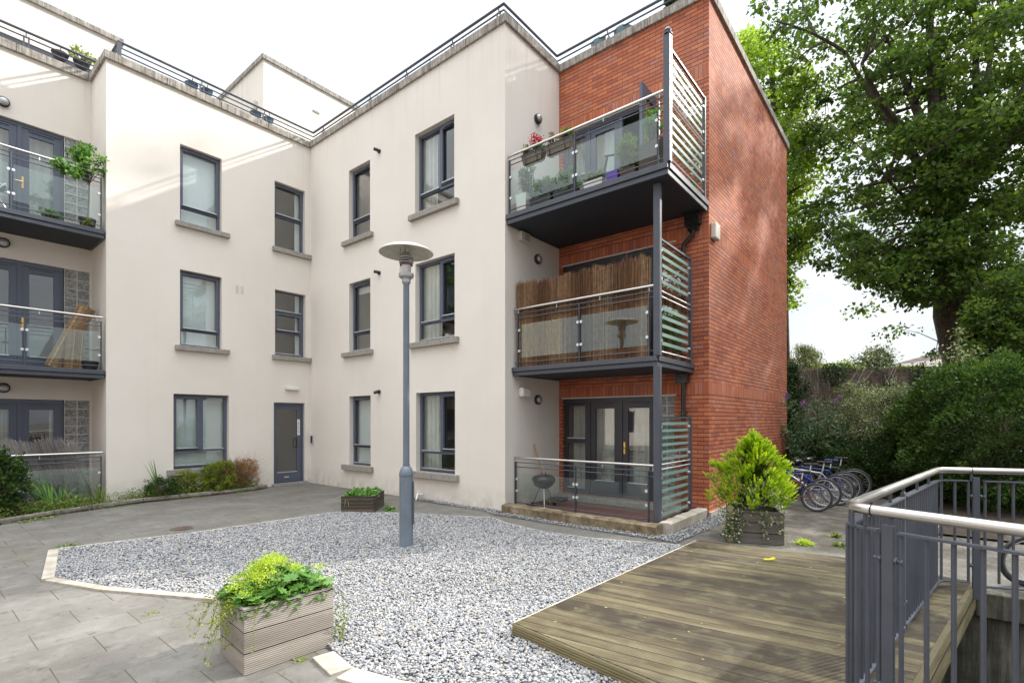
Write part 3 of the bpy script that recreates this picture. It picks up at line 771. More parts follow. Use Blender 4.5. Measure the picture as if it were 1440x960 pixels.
# ---------------- balconies
def balcony(F, u0, u1, wf, zb, zt, rz, posts, openend=None, name='balcony', label=None, clampskip=False, front=True, thick=True):
    mb = MB()
    if thick:
        fbox(mb, F, u0+.02, u1-.02, .002, wf-.03, zb+.012, zt-.012)
        o = build(name, mb, M['soffit'], bld)
        mb = MB()
        h = zt-zb
        fbox(mb, F, u0, u1, wf-.03, wf, zb, zb+h*.42); fbox(mb, F, u0, u1, wf-.025, wf+.025, zb+h*.50, zt)
        fbox(mb, F, u0, u1, wf-.03, wf-.008, zb+h*.42, zb+h*.50)
        for s, uu in ((-1, u0), (1, u1)):
            fbox(mb, F, uu-s*.03, uu, 0.003, wf-.031, zb, zb+h*.42); fbox(mb, F, uu-s*.025, uu+s*.02, .003, wf-.031, zb+h*.50, zt); fbox(mb, F, uu-s*.028, uu-s*.01, .003, wf-.031, zb+h*.42, zb+h*.5)
        build('edge_channel', mb, M['steelgrey'], o, bevel=.004)
    else:
        fbox(mb, F, u0, u1, .002, wf+.02, zb, zt); o = build(name, mb, M['tile'], bld)
    if label: o['label'] = label
    w = wf-.04; zf = zt
    mb = MB(); mb.tube([F(u0+.015, w, rz-.022), F(u1-.015, w, rz-.022)], .0215, 12); build('handrail', mb, M['stainless'], o, True)
    mb = MB(); n = max(2, round((u1-u0)/.72))
    for i in range(n):
        u = u0+.12+(u1-u0-.24)*i/(n-1)+.02; mb.tube([F(u, w, rz-.03), F(u, w, rz-.105)], .007, 6)
    build('rail_stub', mb, M['galv'], o, True)
    for zz in (rz-.105, rz-.185, zf+.085):
        mb = MB(); mb.tube([F(u0+.03, w, zz), F(u1-.03, w, zz)], .0085, 6); build('rail_bar', mb, M['steelgrey'], o, True)
    for u in posts:
        mb = MB(); fbox(mb, F, u-.009, u+.009, w-.02, w+.02, zf-.01, rz-.095); build('post', mb, M['steelgrey'], o, bevel=.003)
    g0, g1 = zf+.17, rz-.30
    ps = sorted(posts)
    for p, q in zip(ps, ps[1:]):
        mb = MB(); fbox(mb, F, p+.03, q-.03, w-.004, w+.004, g0, g1); build('glass_panel', mb, M['balglass'], o)
        for uu in (p+.03, q-.03):
            for zz in (g0+.12, g1-.10):
                mb = MB(); P = F(uu, w-.012, zz); Q = F(uu, w+.014, zz); mb.tube([P, Q], .024, 10)
                m0 = F(uu+(.03 if uu == q-.03 else -.03), w, zz); mb.tube([F(uu, w, zz), m0], .006, 6); build('glass_clamp', mb, M['galv'], o, True)
    return o
b2 = balcony(FB, 3.0, 5.695, XB-7.0, 2.385, 2.53, 3.585, [3.14, 4.33, 5.60], label='first floor balcony slab with brown reed behind its glass')
b3 = balcony(FB, 2.77, 5.695, XB-6.83, 5.025, 5.19, 6.245, [2.92, 4.31, 5.655], label='top floor balcony with flower boxes and tall striped screen')
# ground terrace
b1 = balcony(FB, 2.95, 5.695, XB-7.02, -.05, .055, .955, [3.16, 4.42, 5.67], thick=False, label='ground floor terrace behind timber sleepers')
b1.name = 'terrace'
mb = MB(); fbox(mb, FB, 3.2, 5.69, .003, .22, .05, .155); build('door_step', mb, M['sill'], b1, bevel=.01)
# corner posts
mb = MB(); mb.box(6.985, 7.06, 2.955, 3.055, .0, 2.384); mb.box(6.985, 7.06, 2.955, 3.055, 2.535, 5.02)
mb.sm = False; build('corner_post', mb, M['steelgrey'], b2, bevel=.004)
mb = MB(); mb.box(6.815, 6.905, 2.74, 2.835, 5.195, 6.97); build('corner_post', mb, M['steelgrey'], b3, bevel=.004)
mb = MB(); mb.lathe([(.062, 6.972), (.062, 6.985), (.04, 6.995), (.045, 7.01), (.05, 7.035), (.03, 7.07), (.001, 7.085)], (6.86, 2.787, 0), 16); build('post_finial', mb, M['steelgrey'], b3, True)
# striped privacy screens
def screen(o, X0, X1, Y, panels, bars, zlo, zhi, stripes):
    F = lambda u, w, z: (u, Y-w, z)
    mb = MB(); fbox(mb, F, X1, X1+.045, -.02, .025, zlo, zhi); fbox(mb, F, X0, X1, -.012, .018, zhi-.03, zhi); build('screen_frame', mb, M['steelgrey'], o, bevel=.003)
    for z in bars:
        mb = MB(); mb.tube([F(X0, .005, z), F(X1, .005, z)], .010, 6); build('screen_bar', mb, M['galv'], o, True)
    for (z0, z1) in panels:
        mb = MB(); fbox(mb, F, X0+.04, X1-.05, -.004, .004, z0, z1); p = build('screen_glass', mb, M['balglass'], o)
        mb = MB(); e = (z1-z0)/stripes
        for i in range(stripes):
            fbox(mb, F, X0+.07, X1-.09, .0045, .007, z0+e*(i+.30), z0+e*(i+.70))
        build('frosted_stripe', mb, M['frost'], o)
        for xx in (X0+.03, X1-.04):
            for zz in (z0+.1, z1-.1):
                mb = MB(); mb.tube([F(xx, -.014, zz), F(xx, .018, zz)], .02, 8); build('glass_clamp', mb, M['galv'], o, True)
screen(b2, 7.06, 8.26, 2.985, [(2.66, 3.30), (3.56, 4.17)], [3.40, 3.48, 2.60], 2.53, 4.24, 5)
screen(b3, 6.905, 8.30, 2.775, [(5.36, 5.98), (6.13, 6.74)], [6.03, 6.085, 5.27], 5.19, 6.82, 5)
screen(b1, 7.06, 8.26, 2.985, [(.16, .86), (.98, 1.60)], [.885, .955], .055, 1.655, 6)
# left balconies: ends at the return wall
c3 = balcony(FC, -.9, 2.60, YC-12.235, 5.08, 5.24, 6.34, [-.62, 1.32, 2.56], label='top floor left balcony with green plant on its corner')
c2 = balcony(FC, -.9, 2.60, YC-12.235, 2.40, 2.555, 3.59, [-.62, 1.49, 2.56], label='first floor left balcony with rolled reed screens')
c1 = balcony(FC, -.9, 2.60, YC-12.235, -.05, .06, 1.0, [-.62, 1.46, 2.56], thick=False, label='ground floor left terrace behind the flower bed')
c1.name = 'terrace'

# wall fixtures (parts of the building)
def wall_light(F, u, z):
    mb = MB(); p = F(u, 0, z); d = Vector(F(u, 1, z))-Vector(p)
    R = Vector((0, 0, 1)).rotation_difference(d).to_matrix()
    mb.lathe([(0.001, 0), (.088, 0), (.092, .02), (.092, .05), (.075, .065)], p, 24, R); o = build('wall_light', mb, M['blackmat'], bld, True)
    mb = MB(); mb.lathe([(.075, .06), (.06, .085), (.03, .097), (.001, .10)], p, 20, R); build('lens', mb, M['lampmetal'], o, True)
for z in (7.29, 4.64, 1.985): wall_light(FM, 7.74, z)
for z in (7.52, 4.90, 2.20): wall_light(FC, 1.33, z)
def spot(z, dx):
    mb = MB(); P = Vector((XR, 9.30, z)); mb.tube([P, P+Vector((-.03, 0, 0))], .045, 12)
    mb.tube([P+Vector((-.03, 0, 0)), P+Vector((-.07, .02, .0))], .018, 8); mb.tube([P+Vector((-.05, .0, .01)), P+Vector((-.12, .05, -.03+dx))], .034, 12)
    build('spot_light', mb, M['blackmat'], bld, True)
spot(7.50, .06); spot(4.83, .05); spot(2.22, 0)
def boxpart(name, F, u0, u1, w, z0, z1, mat, bev=.008, grille=0):
    mb = MB(); fbox(mb, F, u0, u1, .001, w, z0, z1); o = build(name, mb, mat, bld, bevel=bev)
    if grille:
        mb = MB()
        for i in range(grille):
            z = z0+(z1-z0)*(.2+.6*i/max(1, grille-1)); fbox(mb, F, u0+(u1-u0)*.35, u1-(u1-u0)*.12, w-.002, w+.002, z-.004, z+.004)
        build('grille', mb, M['blackmat'], o)
    return o
boxpart('alarm_box', FS, 8.56, 8.80, .09, 4.60, 4.86, M['cream'], .02)
boxpart('wall_vent', FM, 7.16, 7.42, .09, 4.84, 5.0, M['cream'], .008, 5)
boxpart('wall_vent', FM, 7.17, 7.42, .11, 2.02, 2.19, M['white'], .03)
boxpart('entrance_light', FL, 6.13, 6.47, .08, 2.345, 2.42, M['white'], .012)
o = boxpart('intercom', FR, 12.03, 12.17, .03, 1.0, 1.235, M['galv'], .006)
mb = MB(); fbox(mb, FR, 12.05, 12.12, .031, .05, 1.02, 1.20); build('intercom_handset', mb, M['black'], o, bevel=.006)
for u in (4.99, 5.10): boxpart('air_brick', FL, u, u+.06, .006, 4.50, 4.68, M['cream'], .002)
# black hopper heads and downpipe on the brick
mb = MB(); fbox(mb, FB, 2.86, 3.10, .02, .17, 4.82, 5.01); fbox(mb, FB, 2.90, 3.06, .02, .13, 4.74, 4.82)
mb.tube([FB(2.98, .08, 4.76), FB(3.0, .08, 4.66), FB(3.13, .07, 4.56), FB(3.15, .07, 4.48), FB(3.15, .07, 2.25)], .036, 12)
build('downpipe', mb, M['black'], bld, True)
mb = MB(); fbox(mb, FB, 3.06, 3.26, .02, .17, 2.22, 2.375); mb.tube([FB(3.15, .07, 2.24), FB(3.15, .07, .0)], .036, 12)
for z in (.9, 1.7): fbox(mb, FB, 3.10, 3.20, .02, .11, z, z+.03)
build('downpipe', mb, M['black'], bld, True)

# roof blocks
mb = MB(); mb.box(-6, 3.62, 15.5, 20, ZC, 10.93); pent = build('penthouse', mb, M['render'], bld)
mb = MB(); mb.box(-6, 3.68, 15.44, 20.05, 10.93, 11.05); build('penthouse_coping', mb, M['coping'], pent)
mb = MB(); mb.box(-6, 3.2, 15.47, 15.5, ZC+.2, 9.98); build('penthouse_glazing', mb, M['darkframe'], pent)
mb = MB(); mb.box(7.13, 13, 15.5, 21, ZC, 12.5); tw = build('stair_tower', mb, M['render'], bld)
mb = MB(); mb.box(7.07, 13, 15.44, 21.05, 12.5, 12.63); build('tower_coping', mb, M['coping'], tw)
boxpart('tower_vent', lambda u, w, z: (u, 15.5-w, z), 8.72, 8.95, .02, 12.02-.35, 12.08-.35, M['sill'], .002)
mb = MB(); mb.box(7.03, 7.128, 15.9, 16.1, 11.15, 11.38); build('tower_light', mb, M['cream'], tw)
# roof railing
rail = [(-6, 13.45), (2.86, 13.45), (2.86, 12.38), (6.98, 12.38), (6.98, 5.88), (8.68, 5.88), (8.68, 2.95), (9.6, 2.95)]
for zz, rr in ((9.09, .026), (8.98, .015), (8.87, .015)):
    mb = MB()
    for p, q in zip(rail, rail[1:]): mb.tube([(p[0], p[1], zz), (q[0], q[1], zz)], rr, 8)
    build('roof_handrail' if rr > .02 else 'roof_rail_bar', mb, M['steelgrey'], bld, True)
def rpost(x, y, ax):
    mb = MB()
    for s in (-.035, .035):
        X, Y = (x+s, y) if ax == 0 else (x, y+s)
        mb.box(X-.012, X+.012, Y-.012, Y+.012, ZC+.1, 9.0)
    mb.tube([(x, y, 9.0), (x, y, 9.09)], .012, 6); build('roof_rail_post', mb, M['steelgrey'], bld)
for x in (4.35, 5.72): rpost(x, 12.38, 0)
for x in (-2.2, -.3, 1.66): rpost(x, 13.45, 0)
for y in (11.9, 9.9, 8.6, 7.2, 6.0): rpost(6.98, y, 1)
for y in (4.72, 3.3): rpost(8.68, y, 1)
for q in ((2.84, 2.9, 12.36, 12.44), (2.845, 2.885, 13.43, 13.47)):
    mb = MB(); mb.box(*q, ZC, 9.08); build('roof_rail_post', mb, M['steelgrey'], bld)
# ------------------------------------------------------------------ ground
PIT = (3.05, 6.42, -6.0, .10)
def sheet(name, polys, z, mat, holes=None, kind='structure'):
    mb = MB()
    for P in polys:
        n = len(mb.v); mb.v += [(p[0], p[1], z) for p in P]; mb.f.append(tuple(range(n, n+len(P))))
    o = build(name, mb, mat); o['kind'] = kind; return o
# one paving sheet round the pit; reaches to the horizon
g_ = MB()
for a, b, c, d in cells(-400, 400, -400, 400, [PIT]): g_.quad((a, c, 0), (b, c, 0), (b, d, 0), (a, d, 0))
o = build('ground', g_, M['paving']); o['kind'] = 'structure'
GP = [(1.315, 8.276), (2.734, 7.98), (4.893, 7.86), (5.345, 7.20), (5.66, 6.58), (6.184, 5.47), (5.984, 4.98), (5.868, 4.26), (5.965, 3.40), (6.33, 2.40),
      (6.3, 2.28), (2.965, 2.43), (2.75, .6), (2.3, .6), (2.22, 1.9), (1.98, 2.45), (1.88, 2.85), (1.93, 3.156), (1.95, 3.9), (1.88, 4.93), (1.314, 6.02), (1.046, 6.79)]
GPa = np.array(GP)
sheet('gravel_floor', [GP], .006, M['gravelbase'])
# pale edging strips
mb = MB()
def strip(pts, w, z=.022, z0=-.02):
    for (a, b) in zip(pts, pts[1:]):
        A = Vector((*a, 0)); B = Vector((*b, 0)); d = (B-A).normalized(); n = Vector((-d.y, d.x, 0))
        if (B-A).length > 1.3:
            k = round((B-A).length/.9); cuts = [A.lerp(B, i/k) for i in range(k+1)]
        else: cuts = [A, B]
        for p, q in zip(cuts, cuts[1:]):
            p = p+d*.002; q = q-d*.002
            mb.poly([(p.x, p.y), (q.x, q.y), ((q+n*w).x, (q+n*w).y), ((p+n*w).x, (p+n*w).y)][::-1], z0, z+random.uniform(-.002, .002))
strip([GP[-1], GP[0]], .10)
strip([GP[0], GP[1], GP[2]], .045, .02)
strip([GP[3], GP[4], GP[5], GP[6], GP[7], GP[8], GP[9]], .035, .018)
strip([(1.314, 6.02), (1.046, 6.79)], .09)
strip([(2.3, .6), (2.22, 1.9), (1.98, 2.45), (1.88, 2.85), (1.93, 3.156)], .15, .018)
strip([(1.88, 4.93), (1.314, 6.02)], .09)
o = build('path_edging', mb, M['edging'], bevel=.004); o['kind'] = 'structure'

def inside(P, poly):
    x, y = P[:, 0], P[:, 1]; r = np.zeros(len(P), bool); n = len(poly)
    for i in range(n):
        x1, y1 = poly[i]; x2, y2 = poly[(i+1) % n]
        c = ((y1 > y) != (y2 > y)) & (x < (x2-x1)*(y-y1)/(y2-y1+1e-12)+x1); r ^= c
    return r
def pebbles(name, poly, n, size, seed=3):
    R = np.random.default_rng(seed)
    a = np.array(poly); lo, hi = a.min(0), a.max(0)
    P = lo+(hi-lo)*R.random((n, 2)); P = P[inside(P, poly)]; n = len(P)
    dist = np.hypot(P[:, 0], P[:, 1]); s = size*(.55+.75*R.random(n)**1.3)
    keep = R.random(n) < np.where(dist < 5.2, 1, .75); P = P[keep]; s = s[keep]*np.where(dist[keep] < 5.2, 1, 1.12); dist = dist[keep]; n = len(P)
    t = (1+5**.5)/2
    iv = np.array([(-1, t, 0), (1, t, 0), (-1, -t, 0), (1, -t, 0), (0, -1, t), (0, 1, t), (0, -1, -t), (0, 1, -t), (t, 0, -1), (t, 0, 1), (-t, 0, -1), (-t, 0, 1)])/math.hypot(1, t)
    it = np.array([(0, 11, 5), (0, 5, 1), (0, 1, 7), (0, 7, 10), (0, 10, 11), (1, 5, 9), (5, 11, 4), (11, 10, 2), (10, 7, 6), (7, 1, 8), (3, 9, 4), (3, 4, 2), (3, 2, 6), (3, 6, 8), (3, 8, 9), (4, 9, 5), (2, 4, 11), (6, 2, 10), (8, 6, 7), (9, 8, 1)])
    ov = np.array([(1, 0, 0), (-1, 0, 0), (0, 1, 0), (0, -1, 0), (0, 0, 1), (0, 0, -1)])*1.12
    ot = np.array([(0, 2, 4), (2, 1, 4), (1, 3, 4), (3, 0, 4), (2, 0, 5), (1, 2, 5), (3, 1, 5), (0, 3, 5)])
    VV = []; FF = []; CC = []; base = 0
    for sel, bv, bt in ((dist < 4.6, iv, it), (dist >= 4.6, ov, ot)):
        m = int(sel.sum()); k = len(bv)
        if not m: continue
        S = s[sel][:, None]*np.stack([1+.35*R.random(m), .75+.3*R.random(m), .45+.35*R.random(m)], 1)*.5
        V = bv[None]*(1+.2*R.normal(size=(m, k, 1)).clip(-1.5, 1.5))*S[:, None]
        y = R.random(m)*2*PI; c, sn = np.cos(y), np.sin(y); tl = R.normal(0, .5, m); ct, st = np.cos(tl), np.sin(tl)
        X = V[..., 0]; Y = V[..., 1]*ct[:, None]-V[..., 2]*st[:, None]; Z = V[..., 1]*st[:, None]+V[..., 2]*ct[:, None]
        V = np.stack([X*c[:, None]-Y*sn[:, None], X*sn[:, None]+Y*c[:, None], Z], 2); Q = P[sel]
        z = .008+R.random(m)*.014+.006*np.sin(Q[:, 0]*3.1)*np.sin(Q[:, 1]*2.7)
        V += np.concatenate([Q, z[:, None]], 1)[:, None]
        VV.append(V.reshape(-1, 3)); FF.append((bt[None]+k*np.arange(m)[:, None, None]).reshape(-1, 3)+base); base += m*k
        CC.append(np.repeat(R.random(m), k))
    o = np_mesh(name, np.concatenate(VV), np.concatenate(FF), M['pebble'], col=np.concatenate(CC)[:, None]*np.ones((1, 3))); o['kind'] = 'stuff'
    return o
pebbles('gravel', GP, 235000, .0225)
sp = [(6.62, 8.3), (6.79, 8.3), (6.79, 5.69), (6.62, 5.69), (6.62, 2.86), (6.84, 2.74), (8.46, 2.74), (9.6, 2.70), (9.6, 2.42), (8.2, 2.42), (6.44, 2.50), (6.42, 5.6), (6.6, 6.0)]
sheet('gravel_margin', [sp], .005, M['gravelbase']); pebbles('gravel_edge', sp, 36000, .023, seed=9)

# ------------------------------------------------------------------ deck
DK = [(2.93, 2.36), (6.38, 2.21), (6.60, .74), (6.36, -.33), (2.66, .21)]
deck = empty('timber_deck', (2.9, 1.3, 0), 'grooved timber deck, greenish and worn, beside the gravel', 'timber deck')
mb = MB(); mb.poly(DK[::-1], .055, .10); build('deck_boards', mb, M['deck'], deck)
mb = MB()
def faceboard(a, b, z0, z1, t=.028):
    A = Vector((*a, 0)); B = Vector((*b, 0)); d = (B-A).normalized(); n = Vector((d.y, -d.x, 0))
    mb.poly([(A.x, A.y), (B.x, B.y), (B+n*t).to_2d()[:], (A+n*t).to_2d()[:]], z0, z1)
faceboard(DK[0], DK[4], -.02, .096); build('edge_board', mb, M['deckedge'], deck)
mb = MB(); faceboard(DK[1], DK[0], -.02, .097, .02); build('edge_board', mb, M['edging'], deck)
mb = MB(); faceboard(DK[4], DK[3], -.14, .097, .035); build('fascia_board', mb, M['deckedge'], deck)
# ------------------------------------------------------------------ pit
mb = MB(); px0, px1, py0, py1 = PIT
mb.quad((px0, py0, -1.9), (px1, py0, -1.9), (px1, py1, -1.9), (px0, py1, -1.9))
mb.quad((px0, py1, -1.9), (px1, py1, -1.9), (px1, py1, 0), (px0, py1, 0))
mb.quad((px0, py0, -1.9), (px0, py1, -1.9), (px0, py1, 0), (px0, py0, 0))
mb.quad((px0, py0, -1.9), (px1, py0, -1.9), (px1, py0, 0), (px0, py0, 0))
o = build('pit_floor', mb, M['concrete']); o['kind'] = 'structure'
sheet('shrub_bed', [[(9.2, -.05), (12.45, -.05), (12.9, .95), (14.9, 3.2), (24, -6.9), (13, -5), (9.2, -4)]], .03, M['soil'])
rw = empty('retaining_wall', (6.42, -1, 0), 'damp mossy concrete wall of the sunken area behind the steel railing', 'concrete wall')
mb = MB(); mb.box(6.42, 6.62, -6, .09, -1.9, -.22); build('wall_face', mb, M['concrete'], rw)
mb = MB(); mb.box(6.36, 6.66, -6, -.36, -.215, .012); build('wall_cap', mb, M['concrete'], rw, bevel=.01)

# ------------------------------------------------------------------ railing by the pit
rl = empty('steel_railing', (3.145, .319, .1), 'grey barred railing with round stainless handrail along the deck edge', 'railing')
C0 = Vector((3.145, .319, 0)); C1 = Vector((6.03, -.095, 0))
D1 = Vector((-.23, -.631, 0)).normalized(); D2 = Vector((.36, -.933, 0)).normalized(); DS = (C1-C0).normalized()
def fillet(A, P, B, r, n=6):
    u = (A-P).normalized(); v = (B-P).normalized(); pts = []
    p0, p2 = P+u*r, P+v*r
    for i in range(n+1):
        t = i/n; pts.append(p0*(1-t)**2+P*2*t*(1-t)+p2*t*t)
    return pts
path = [C0+D1*3.6]+fillet(C0+D1*3, C0, C1, .13)+fillet(C0, C1, C1+D2*3, .13)+[C1+D2*3.8]
def atz(L, z): return [(p.x, p.y, z) for p in L]
mb = MB(); mb.tube(atz(path, 1.15), .027, 16); build('handrail', mb, M['stainless'], rl, True)
mb = MB()
p = C0+D1*.12; mb.tube([(p.x-D1.x*.003, p.y-D1.y*.003, 1.15), (p.x+D1.x*.003, p.y+D1.y*.003, 1.15)], .029, 16); build('handrail_joint', mb, M['black'], rl, True)
mb = MB(); p = C1+D2*.24; mb.tube([(p.x-D2.x*.003, p.y-D2.y*.003, 1.15), (p.x+D2.x*.003, p.y+D2.y*.003, 1.15)], .029, 16)
build('handrail_joint', mb, M['black'], rl, True)
def flatrun(pts, z, w, h, nm):
    mb = MB()
    for p, q in zip(pts, pts[1:]): mb.beam((p.x, p.y, z), (q.x, q.y, z), w, h)
    return build(nm, mb, M['steelgrey'], rl)
def bars(A, d, s0, s1, step=.1, zt=1.05, skip=()):
    s = s0
    while s <= s1+1e-6:
        p = A+d*s
        mb = MB(); mb.tube([(p.x, p.y, .155), (p.x, p.y, zt)], .0105, 8); build('baluster', mb, M['steelgrey'], rl, True); s += step
def pnl(pts, base=.15):
    flatrun(pts, 1.056, .04, .011, 'top_bar'); flatrun(pts, base, .04, .011, 'bottom_bar')
pnl([C0+D1*.15]+fillet(C0+D1*1, C0, C1, .1, 4)+[C0+DS*1.38])
pnl([C0+DS*1.42]+fillet(C0, C1, C1+D2*1, .12, 4)+[C1+D2*.22])
pnl([C0+D1*.235, C0+D1*3.6], .12); pnl([C1+D2*.33, C1+D2*3.8], .12)
bars(C0, D1, .05, .15, .05); bars(C0, DS, .03, 1.38, .09); bars(C0, DS, 1.44, 2.86, .085); bars(C1, D2, .02, .23, .1); bars(C0, D1, .245, 3.55, .1); bars(C1, D2, .34, 3.7, .1)
for A, d, ss in ((C0, D1, (.03, .09, .2, .6, 1.2, 1.8)), (C0, DS, (.08, .5, 1.0, 1.4, 1.9, 2.4)), (C1, D2, (.02, .24, .7, 1.3, 1.9))):
    for s in ss:
        p = A+d*s; mb = MB(); mb.tube([(p.x, p.y, 1.055), (p.x, p.y, 1.13)], .0095, 8); build('rail_stub', mb, M['steelgrey'], rl, True)
def flatpost(A, d, s, z0):
    p = A+d*s; n = Vector((-d.y, d.x, 0)); mb = MB()
    mb.obox((p.x, p.y, (z0+1.09)/2), (d, n, (0, 0, 1)), (.026, .012, (1.09-z0)/2)); build('post', mb, M['steelgrey'], rl, bevel=.004)
    for zz in (.92, .3):
        mb = MB(); a = p-d*.06; b = p+d*.06; mb.tube([(a.x, a.y, zz), (b.x, b.y, zz)], .009, 8)
        for k in (-.034, .034, .06): c = p+d*k; mb.tube([((c-d*.006).x, (c-d*.006).y, zz), ((c+d*.006).x, (c+d*.006).y, zz)], .016, 8)
        build('bolt', mb, M['steelgrey'], rl, True)
for s in (.19, 1.7): flatpost(C0, D1, s, -.1)
flatpost(C0, DS, 1.40, .1)
for s in (.275, 1.8, 3.3): flatpost(C1, D2, s, 0)

# ------------------------------------------------------------------ flower bed on the left with stone kerb
kp = [(-6, 10.55), (.2, 10.72), (1.06, 10.94), (1.74, 11.30), (2.27, 11.48), (3.1, 11.72), (4.31, 11.70), (5.23, 11.80), (5.62, 12.0)]
bedpoly = kp+[(5.62, 12.2), (2.63, 12.2), (2.63, 12.24), (-6, 12.24)]
mb = MB(); mb.poly(bedpoly[::-1], -.02, .035); o = build('flower_bed_soil', mb, M['soil']); o['kind'] = 'structure'
kb = empty('bed_kerb', (2.2, 11.4, 0), 'low mossy stone kerb edging the flower bed', 'kerb')
mb = MB()
for a, b in zip(kp, kp[1:]):
    A = Vector((*a, 0)); B = Vector((*b, 0)); d = (B-A).normalized(); n = Vector((-d.y, d.x, 0)); k = max(1, round((B-A).length/.6))
    for i in range(k):
        p = A.lerp(B, i/k)+d*.004; q = A.lerp(B, (i+1)/k)-d*.004; w = n*.10; h = .085+random.uniform(-.012, .01)
        mb.poly([p.to_2d()[:], q.to_2d()[:], (q+w).to_2d()[:], (p+w).to_2d()[:]][::-1], -.02, h)
build('kerb_stones', mb, M['kerbstone'], kb, bevel=.012)

# timber sleepers round the ground terrace
def sleeper(label, x0, x1, y0, y1, z1, seed, mat='sleeper'):
    R = random.Random(seed); mb = MB(); L = max(x1-x0, y1-y0); n = 14
    along = 1 if (y1-y0) > (x1-x0) else 0
    rows = []
    for i in range(n+1):
        t = i/n; rows.append([(R.uniform(-.008, .008), R.uniform(-.012, .006)) for _ in range(4)])
    for i in range(n+1):
        t = i/n; j = rows[i]
        if along:
            y = y0+(y1-y0)*t; cs = [(x0+.012+j[0][0], -.02), (x0+j[1][0], z1*.85), (x0+.02+j[1][0], z1+j[1][1]), (x1-.02, z1+j[2][1]), (x1, z1*.85), (x1-.01, -.02)]
            mb.v += [(c[0], y, c[1]) for c in cs]
        else:
            x = x0+(x1-x0)*t; cs = [(y0+.012+j[0][0], -.02), (y0+j[1][0], z1*.85), (y0+.02+j[1][0], z1+j[1][1]), (y1-.02, z1+j[2][1]), (y1, z1*.85), (y1-.01, -.02)]
            mb.v += [(x, c[0], c[1]) for c in cs]
    for i in range(n):
        for k in range(5): mb.f.append((i*6+k, i*6+k+1, i*6+k+7, i*6+k+6))
    mb.f.append(tuple(range(6))); mb.f.append(tuple(n*6+k for k in range(6)))
    o = build('timber_sleeper', mb, M[mat]); props(o, label, 'timber sleeper', 'sleepers edging the terrace'); return o
sleeper('worn brown timber sleeper edging the terrace nearest the rendered wall', 6.66, 6.88, 4.42, 5.66, .15, 1)
sleeper('long worn timber sleeper along the front of the ground terrace', 6.64, 6.86, 2.86, 4.40, .15, 2)
o = sleeper('pale concrete kerb block under the striped screen of the ground terrace', 6.88, 8.45, 2.76, 2.94, .16, 3, 'edging'); o.name = 'concrete_kerb'; o['category'] = 'kerb'; del o['group']

# ------------------------------------------------------------------ boundary wall behind
bw = empty('boundary_wall', (17, 1, 0), 'tall old brick and stone boundary wall overgrown with ivy', 'garden wall')
A = Vector((14.7, 3.45, 0)); B = Vector((24.5, -7.2, 0)); d = (B-A).normalized(); n = Vector((d.y, -d.x, 0))
mb = MB(); k = 40
if n.dot(Vector((-1, -1, 0))) < 0: n = -n
for i in range(k):
    p = A.lerp(B, i/k); q = A.lerp(B, (i+1)/k); h0 = 3.0+.05*math.sin(i*1.3)+.03*math.sin(i*3.1); h1 = 3.0+.05*math.sin((i+1)*1.3)+.03*math.sin((i+1)*3.1)
    back = -n*.35
    mb.quad((p.x, p.y, -.1), (q.x, q.y, -.1), (q.x, q.y, h1), (p.x, p.y, h0))
    mb.quad((p.x, p.y, h0), (q.x, q.y, h1), ((q+back).x, (q+back).y, h1), ((p+back).x, (p+back).y, h0))
    mb.quad(((p+back).x, (p+back).y, -.1), ((q+back).x, (q+back).y, -.1), ((q+back).x, (q+back).y, h1), ((p+back).x, (p+back).y, h0))
build('brickwork', mb, M['oldwall'], bw)
WA, WD, WN = A, d, n
# house beyond the wall
hs = empty('neighbour_house', (27.5, -1.5, 0), 'low house with brown tiled hipped roof beyond the garden wall', 'house')
def W(px, py, dep):
    A_ = math.radians(39.187); fx, fy = math.cos(A_), math.sin(A_); r = (px-720)/712.75*dep
    return Vector((dep*fx+r*fy, dep*fy-r*fx, 1.6+(590.48-py)*dep/712.75))
ap = W(1312, 497, 26); c0 = W(1246, 517, 24); c1 = W(1420, 517, 24); c2 = W(1440, 517, 30); c3 = W(1280, 517, 30)
ez = 4.15; ap2 = W(1350, 497, 27)
for v in (c0, c1, c2, c3): v.z = ez
ap2.z = ap.z
mb = MB(); mb.quad(c0[:], c1[:], ap2[:], ap[:]); mb.tri(c1[:], c2[:], ap2[:]); mb.quad(c2[:], c3[:], ap[:], ap2[:]); mb.tri(c3[:], c0[:], ap[:])
M['tilesroof'] = m_deck(0, .17, [(.09, .075, .06), (.16, .13, .105), (.23, .19, .16), (.30, .26, .22)], 'interlocking_tiles', groove=.17, zmap=True)
build('roof', mb, M['tilesroof'], hs)
mb = MB(); cs = [c0.lerp(c2, .05), c1.lerp(c3, .05), c2.lerp(c0, .05), c3.lerp(c1, .05)]
mb.poly([(v.x, v.y) for v in cs], 0, ez-.02); build('wall', mb, M['render'], hs)
# ------------------------------------------------------------------ sky, sun, camera
w = bpy.data.worlds.new('World'); scn.world = w; w.use_nodes = True; nt = w.node_tree; nt.nodes.clear(); g = NT(nt)
PHI, EL = math.radians(29), math.radians(33.3)
S = Vector((math.cos(PHI)*math.cos(EL), -math.sin(PHI)*math.cos(EL), math.sin(EL)))
sky = g.n('ShaderNodeTexSky', sky_type='NISHITA'); sky.sun_disc = False; sky.sun_elevation = EL; sky.sun_rotation = math.atan2(S.x, S.y)
sky.air_density = 1; sky.dust_density = 1.5; sky.ozone_density = 1
b1_ = g.n('ShaderNodeBackground'); g.l(sky.outputs[0], b1_.inputs[0]); b1_.inputs[1].default_value = SKY
tc = g.n('ShaderNodeTexCoord'); sx, sy, sz = g.sep(tc.outputs['Generated'])
vec = g.scale(tc.outputs['Generated'], (1, 1, 2.6))
n1 = g.noise(vec, 2.3, 8, .55, .3)
